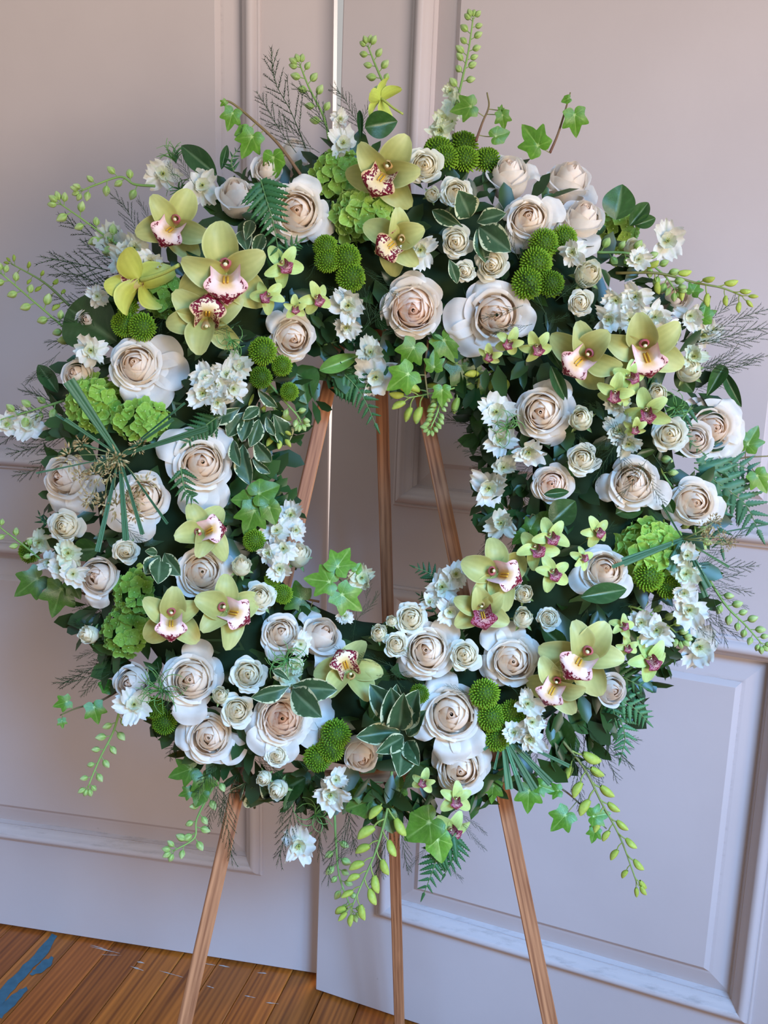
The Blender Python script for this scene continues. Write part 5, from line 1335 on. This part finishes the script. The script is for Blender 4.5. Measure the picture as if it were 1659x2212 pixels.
fern([(390, 1010), (400, 1060), (420, 1080)], 6, 38, 'fern frond beside hanging petal', hs=[.14, .14, .14], tint=(.75, .8, .7))
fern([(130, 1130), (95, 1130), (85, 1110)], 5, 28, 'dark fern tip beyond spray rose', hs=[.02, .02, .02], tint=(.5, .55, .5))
fern([(1490, 880), (1470, 930), (1520, 980)], 8, 34, 'slim leafy frond over pink tinged rose', 1, hs=[.10, .11, .10], tint=(.6, .7, .6))
# ---------------------------------------------------------------- papyrus
papyrus(258, 985, [(148, 822, 26, .06), (140, 905, 9, .05), (120, 895, 6, .04), (448, 925, 15, .06), (375, 905, 8, .04), (78, 1022, 4, .06), (272, 1168, 14, .07), (308, 1155, 9, .06), (210, 1192, 12, .04), (362, 1132, 6, .06), (400, 870, 5, .03), (180, 960, 5, .03)],
        [(150, 985, 52), (178, 962, 44), (205, 1025, 50), (230, 1000, 40), (195, 1075, 50), (225, 1085, 46), (252, 1095, 52), (288, 1075, 50), (292, 1110, 40), (312, 1045, 46), (255, 990, 56), (240, 1020, 44), (298, 965, 36), (170, 1030, 44)], 'papyrus head with tan tufts and radiating blades', h=.055)
papyrus(1475, 1165, [(1445, 1232, 24, .01), (1530, 1270, 18, .0), (1525, 1290, 12, -.01), (1500, 1225, 9, .02), (1520, 1245, 6, .02), (1655, 1133, 4, .0), (1345, 1215, 20, .03), (1575, 1225, 6, -.02, 1.5), (1322, 1225, 8, .04), (1430, 1090, 6, .02)],
        [(1540, 1130, 36), (1560, 1160, 30), (1530, 1160, 34), (1570, 1178, 26), (1550, 1120, 26), (1520, 1140, 30), (1580, 1175, 22)], 'papyrus head with sparse tufts by hydrangea', h=.01)
papyrus(1085, 1585, [(1100, 1705, 18, .0, 1.5), (1128, 1710, 14, -.01, 1.1), (1155, 1705, 17, -.01, 1.0), (1190, 1692, 17, -.02, 1.0), (1115, 1675, 8, .01, 1.9), (1230, 1655, 9, -.02, 1.0), (1068, 1662, 6, .0, 1.4), (1045, 1620, 6, 0, 1.4)], [], 'cut papyrus blades fanned under button flowers', h=.0)
# ---------------------------------------------------------------- asparagus fern wisps
WL = []
for i, r in enumerate([
    (660, 320, 566, 112, .5), (640, 330, 555, 195, .5), (720, 300, 640, 175, .5), (790, 290, 718, 180, .5), (770, 300, 800, 215, .4), (690, 330, 580, 258, .5),
    (330, 560, 120, 478, .4), (310, 600, 88, 550, .5), (300, 640, 105, 582, .45), (280, 680, 108, 640, .45), (300, 590, 165, 525, .5), (320, 540, 245, 412, .4), (340, 520, 297, 425, .3), (260, 720, 95, 740, .4), (230, 700, 100, 690, .4), (240, 640, 130, 600, .5), (150, 800, 55, 820, .35), (130, 760, 52, 830, .3),
    (180, 900, 40, 835, .4), (170, 930, 15, 985, .5), (160, 960, 35, 1040, .5), (150, 920, -5, 950, .5), (140, 900, 20, 880, .5), (110, 880, 60, 840, .4), (180, 880, 80, 930, .6),
    (260, 1330, 160, 1310, .5), (250, 1380, 150, 1340, .4), (270, 1400, 130, 1480, .4), (290, 1420, 120, 1490, .45), (260, 1440, 170, 1500, .5), (240, 1300, 150, 1360, .4), (250, 1400, 160, 1420, .4), (370, 1560, 345, 1600, .8), (400, 1580, 360, 1640, .8), (420, 1640, 360, 1560, .6),
    (470, 1640, 420, 1720, .7), (480, 1690, 500, 1870, .35), (470, 1700, 445, 1800, .5), (460, 1680, 480, 1790, .5), (500, 1690, 560, 1690, .6), (520, 1660, 470, 1760, .5), (440, 1640, 380, 1600, .5), (550, 1640, 620, 1700, .6),
    (650, 1690, 595, 1868, .45), (640, 1700, 600, 1780, .5), (700, 1720, 690, 1860, .4), (690, 1740, 660, 1800, .5), (760, 1750, 700, 1910, .35), (740, 1720, 770, 1850, .5), (800, 1780, 830, 1900, .35), (780, 1800, 720, 1870, .35), (850, 1740, 800, 1930, .3), (840, 1700, 900, 1800, .4), (860, 1760, 880, 1890, .35), (700, 1700, 640, 1740, .5), (880, 1700, 850, 1780, .5), (660, 1700, 700, 1800, .5),
    (980, 1750, 1055, 1800, .3), (990, 1770, 1050, 1840, .3), (930, 1820, 880, 1880, .35), (940, 1830, 1000, 1905, .3),
    (1220, 1540, 1200, 1650, .5), (1230, 1530, 1260, 1680, .5), (1250, 1540, 1300, 1690, .45), (1240, 1550, 1385, 1605, .3), (1250, 1560, 1375, 1655, .3), (1270, 1570, 1340, 1690, .35), (1210, 1580, 1180, 1690, .5), (1230, 1600, 1260, 1760, .4), (1260, 1590, 1350, 1650, .35), (1200, 1560, 1150, 1650, .4), (1230, 1620, 1300, 1700, .4), (1300, 1600, 1370, 1620, .3),
    (1500, 730, 1659, 665, .4), (1510, 740, 1665, 700, .4), (1500, 720, 1600, 640, .4), (1500, 745, 1660, 728, .35), (1480, 700, 1535, 640, .4), (1500, 800, 1660, 770, .35), (1480, 830, 1600, 750, .35), (1480, 800, 1640, 785, .35), (1500, 850, 1560, 770, .4), (1480, 840, 1580, 830, .4),
    (1480, 1200, 1620, 1150, .4), (1480, 1230, 1640, 1225, .4), (1490, 1250, 1610, 1240, .4), (1480, 1240, 1560, 1190, .5), (1470, 1270, 1570, 1280, .4), (1500, 1260, 1630, 1280, .35), (1500, 1270, 1555, 1395, .4), (1490, 1290, 1600, 1385, .35), (1520, 1280, 1620, 1310, .3), (1460, 1300, 1530, 1380, .4), (1440, 1400, 1465, 1440, .4), (1420, 1280, 1480, 1330, .5), (1540, 1290, 1570, 1400, .3),
    (1090, 930, 960, 905, .4), (1100, 900, 985, 960, .4), (1130, 980, 1000, 975, .35), (1120, 1000, 1015, 1010, .35), (1130, 1050, 1060, 1110, .5), (1130, 1080, 1060, 1180, .5), (1120, 1120, 1045, 1160, .4), (1110, 1100, 1040, 1210, .35), (1060, 880, 965, 890, .3), (1160, 1000, 1090, 1040, .6), (1150, 1020, 1080, 1080, .6), (1140, 950, 1180, 1010, .6), (1130, 1060, 1150, 1130, .7), (1140, 1100, 1100, 1190, .6), (1070, 1150, 1020, 1230, .3),
    (920, 840, 880, 870, .5), (900, 850, 960, 870, .5), (800, 840, 900, 810, .25),
]):
    bx, by, tx, ty, wr = r
    nm = 'wispy dark fern sprig pointing ' + ('up' if ty < by - abs(tx - bx) else 'down' if ty > by + abs(tx - bx) else 'outward' if (tx - bx) * (bx - CX) > 0 else 'inward')
    WL.append((bx, by, tx, ty, nm, wr, .01 + .02 * (i % 3)))
for i, r in enumerate([
    (1340, 900, 1290, 980), (1350, 920, 1280, 1040), (1370, 960, 1300, 900), (1330, 960, 1380, 1060), (1410, 980, 1470, 1060), (1400, 990, 1340, 1080), (1360, 890, 1260, 870), (1380, 1000, 1440, 1100), (1290, 1000, 1250, 940), (1320, 940, 1240, 1010),
    (1130, 660, 1040, 690), (1150, 700, 1060, 720), (1180, 640, 1280, 610), (1180, 680, 1130, 590), (1120, 560, 1085, 480), (1120, 560, 1140, 510), (1200, 650, 1260, 600), (1170, 700, 1230, 680), (1230, 640, 1290, 690),
    (790, 640, 830, 720), (800, 700, 780, 600), (780, 720, 840, 640), (760, 640, 700, 620), (830, 600, 770, 580), (790, 590, 860, 640), (820, 730, 870, 700),
    (850, 1440, 780, 1410), (860, 1450, 920, 1480), (840, 1430, 870, 1490), (800, 1430, 720, 1400), (770, 1320, 760, 1400), (780, 1310, 730, 1330), (880, 1450, 800, 1470), (900, 1440, 860, 1390), (790, 1300, 800, 1230), (770, 1340, 820, 1280),
    (420, 1480, 340, 1500), (330, 1450, 290, 1520), (340, 1430, 370, 1540), (380, 640, 340, 720), (360, 720, 430, 690), (420, 720, 520, 700), (440, 760, 380, 700), (420, 400, 370, 320), (400, 420, 360, 350), (470, 900, 400, 860), (250, 1120, 330, 1190), (300, 1290, 240, 1330),
    (1250, 1180, 1330, 1130), (1260, 1250, 1330, 1290), (1430, 1290, 1340, 1310), (1100, 1480, 1180, 1560), (1020, 1500, 960, 1480), (680, 1560, 730, 1640), (640, 1640, 700, 1690), (540, 1610, 620, 1690), (900, 1650, 860, 1720), (560, 560, 640, 560), (690, 560, 660, 610),
]):
    WL.append((*r, 'wispy fern laid over the flowers', .45, .125 + .012 * (i % 3) if .62 < math.hypot(r[0] - CX, r[1] - CY) / 480 < 1.35 else .08))
rank = {}
for w in WL: rank.setdefault((w[4], clock(w[2], w[3])), []).append(math.hypot(w[2] - CX, w[3] - CY))
order = ['farthest', 'second farthest', 'third farthest', 'fourth farthest', 'fifth farthest', 'sixth farthest', 'seventh farthest', 'eighth farthest', 'ninth farthest', 'tenth farthest', 'eleventh farthest']
for i, (bx, by, tx, ty, nm, wr, h) in enumerate(WL):
    g = sorted(rank[(nm, clock(tx, ty))], reverse=True)
    k = g.index(math.hypot(tx - CX, ty - CY))
    wisp(bx, by, tx, ty, nm if len(g) == 1 else order[k] + ' ' + nm, h, h, i, wr * 1.5)
# curly green sprigs (larkspur foliage)
for (cx, cy, sz, n, desc) in ((620, 1425, 48, 26, 'curly green larkspur foliage above the pink hearted rose'), (350, 1490, 54, 30, 'curly green larkspur foliage beside bright floret'), (500, 735, 36, 16, 'curly green larkspur foliage near white cluster'), (380, 350, 50, 18, 'upright green larkspur foliage beside white florets'), (390, 410, 40, 14, 'thin larkspur foliage between white florets'), (1095, 925, 40, 18, 'green larkspur foliage between starry florets'), (680, 1760, 50, 12, 'thin larkspur foliage by hanging floret'), (1460, 880, 40, 14, 'thin larkspur foliage above pink tinged rose')):
    c = place(cx, cy, .015); k = pxs(c)
    M = Matrix.Translation(c)
    t = thing('larkspur_foliage', lab(desc, cx, cy), 'foliage sprig', M, 'threadlike larkspur foliage')
    rng = random.Random(cx)
    mb = MB()
    for i in range(n):
        a = rng.uniform(0, 6.28) if 'upright' not in desc else rng.uniform(.9, 2.6); L = sz * k * rng.uniform(.6, 1.15); cu = rng.uniform(-1.6, 1.6)
        v = (EYE - c).normalized()
        pts = []
        for j in range(8):
            q = j / 7; aa = a + cu * q * q
            pts.append(CR * math.cos(aa) * L * q + CU * math.sin(aa) * L * q + v * (.02 * math.sin(q * 2.5) * rng.uniform(.2, 1)))
        mb.tube(pts, 1.5 * k, .6 * k, 4, srgb('4f7a3c'), srgb('6d9a52'), cap=False)
    part('thread_leaves', mb.mesh('thread_leaves', M_STEM), t, kind='stuff')
    mb = MB(); mb.tube([Vector((0, 0, 0)), -(EYE - c).normalized() * .05], 2 * k, 2 * k, 5, srgb('5d7a3c')); part('stem', mb.mesh('stem', M_STEM), t)
print('LABELS', len(LABELS))
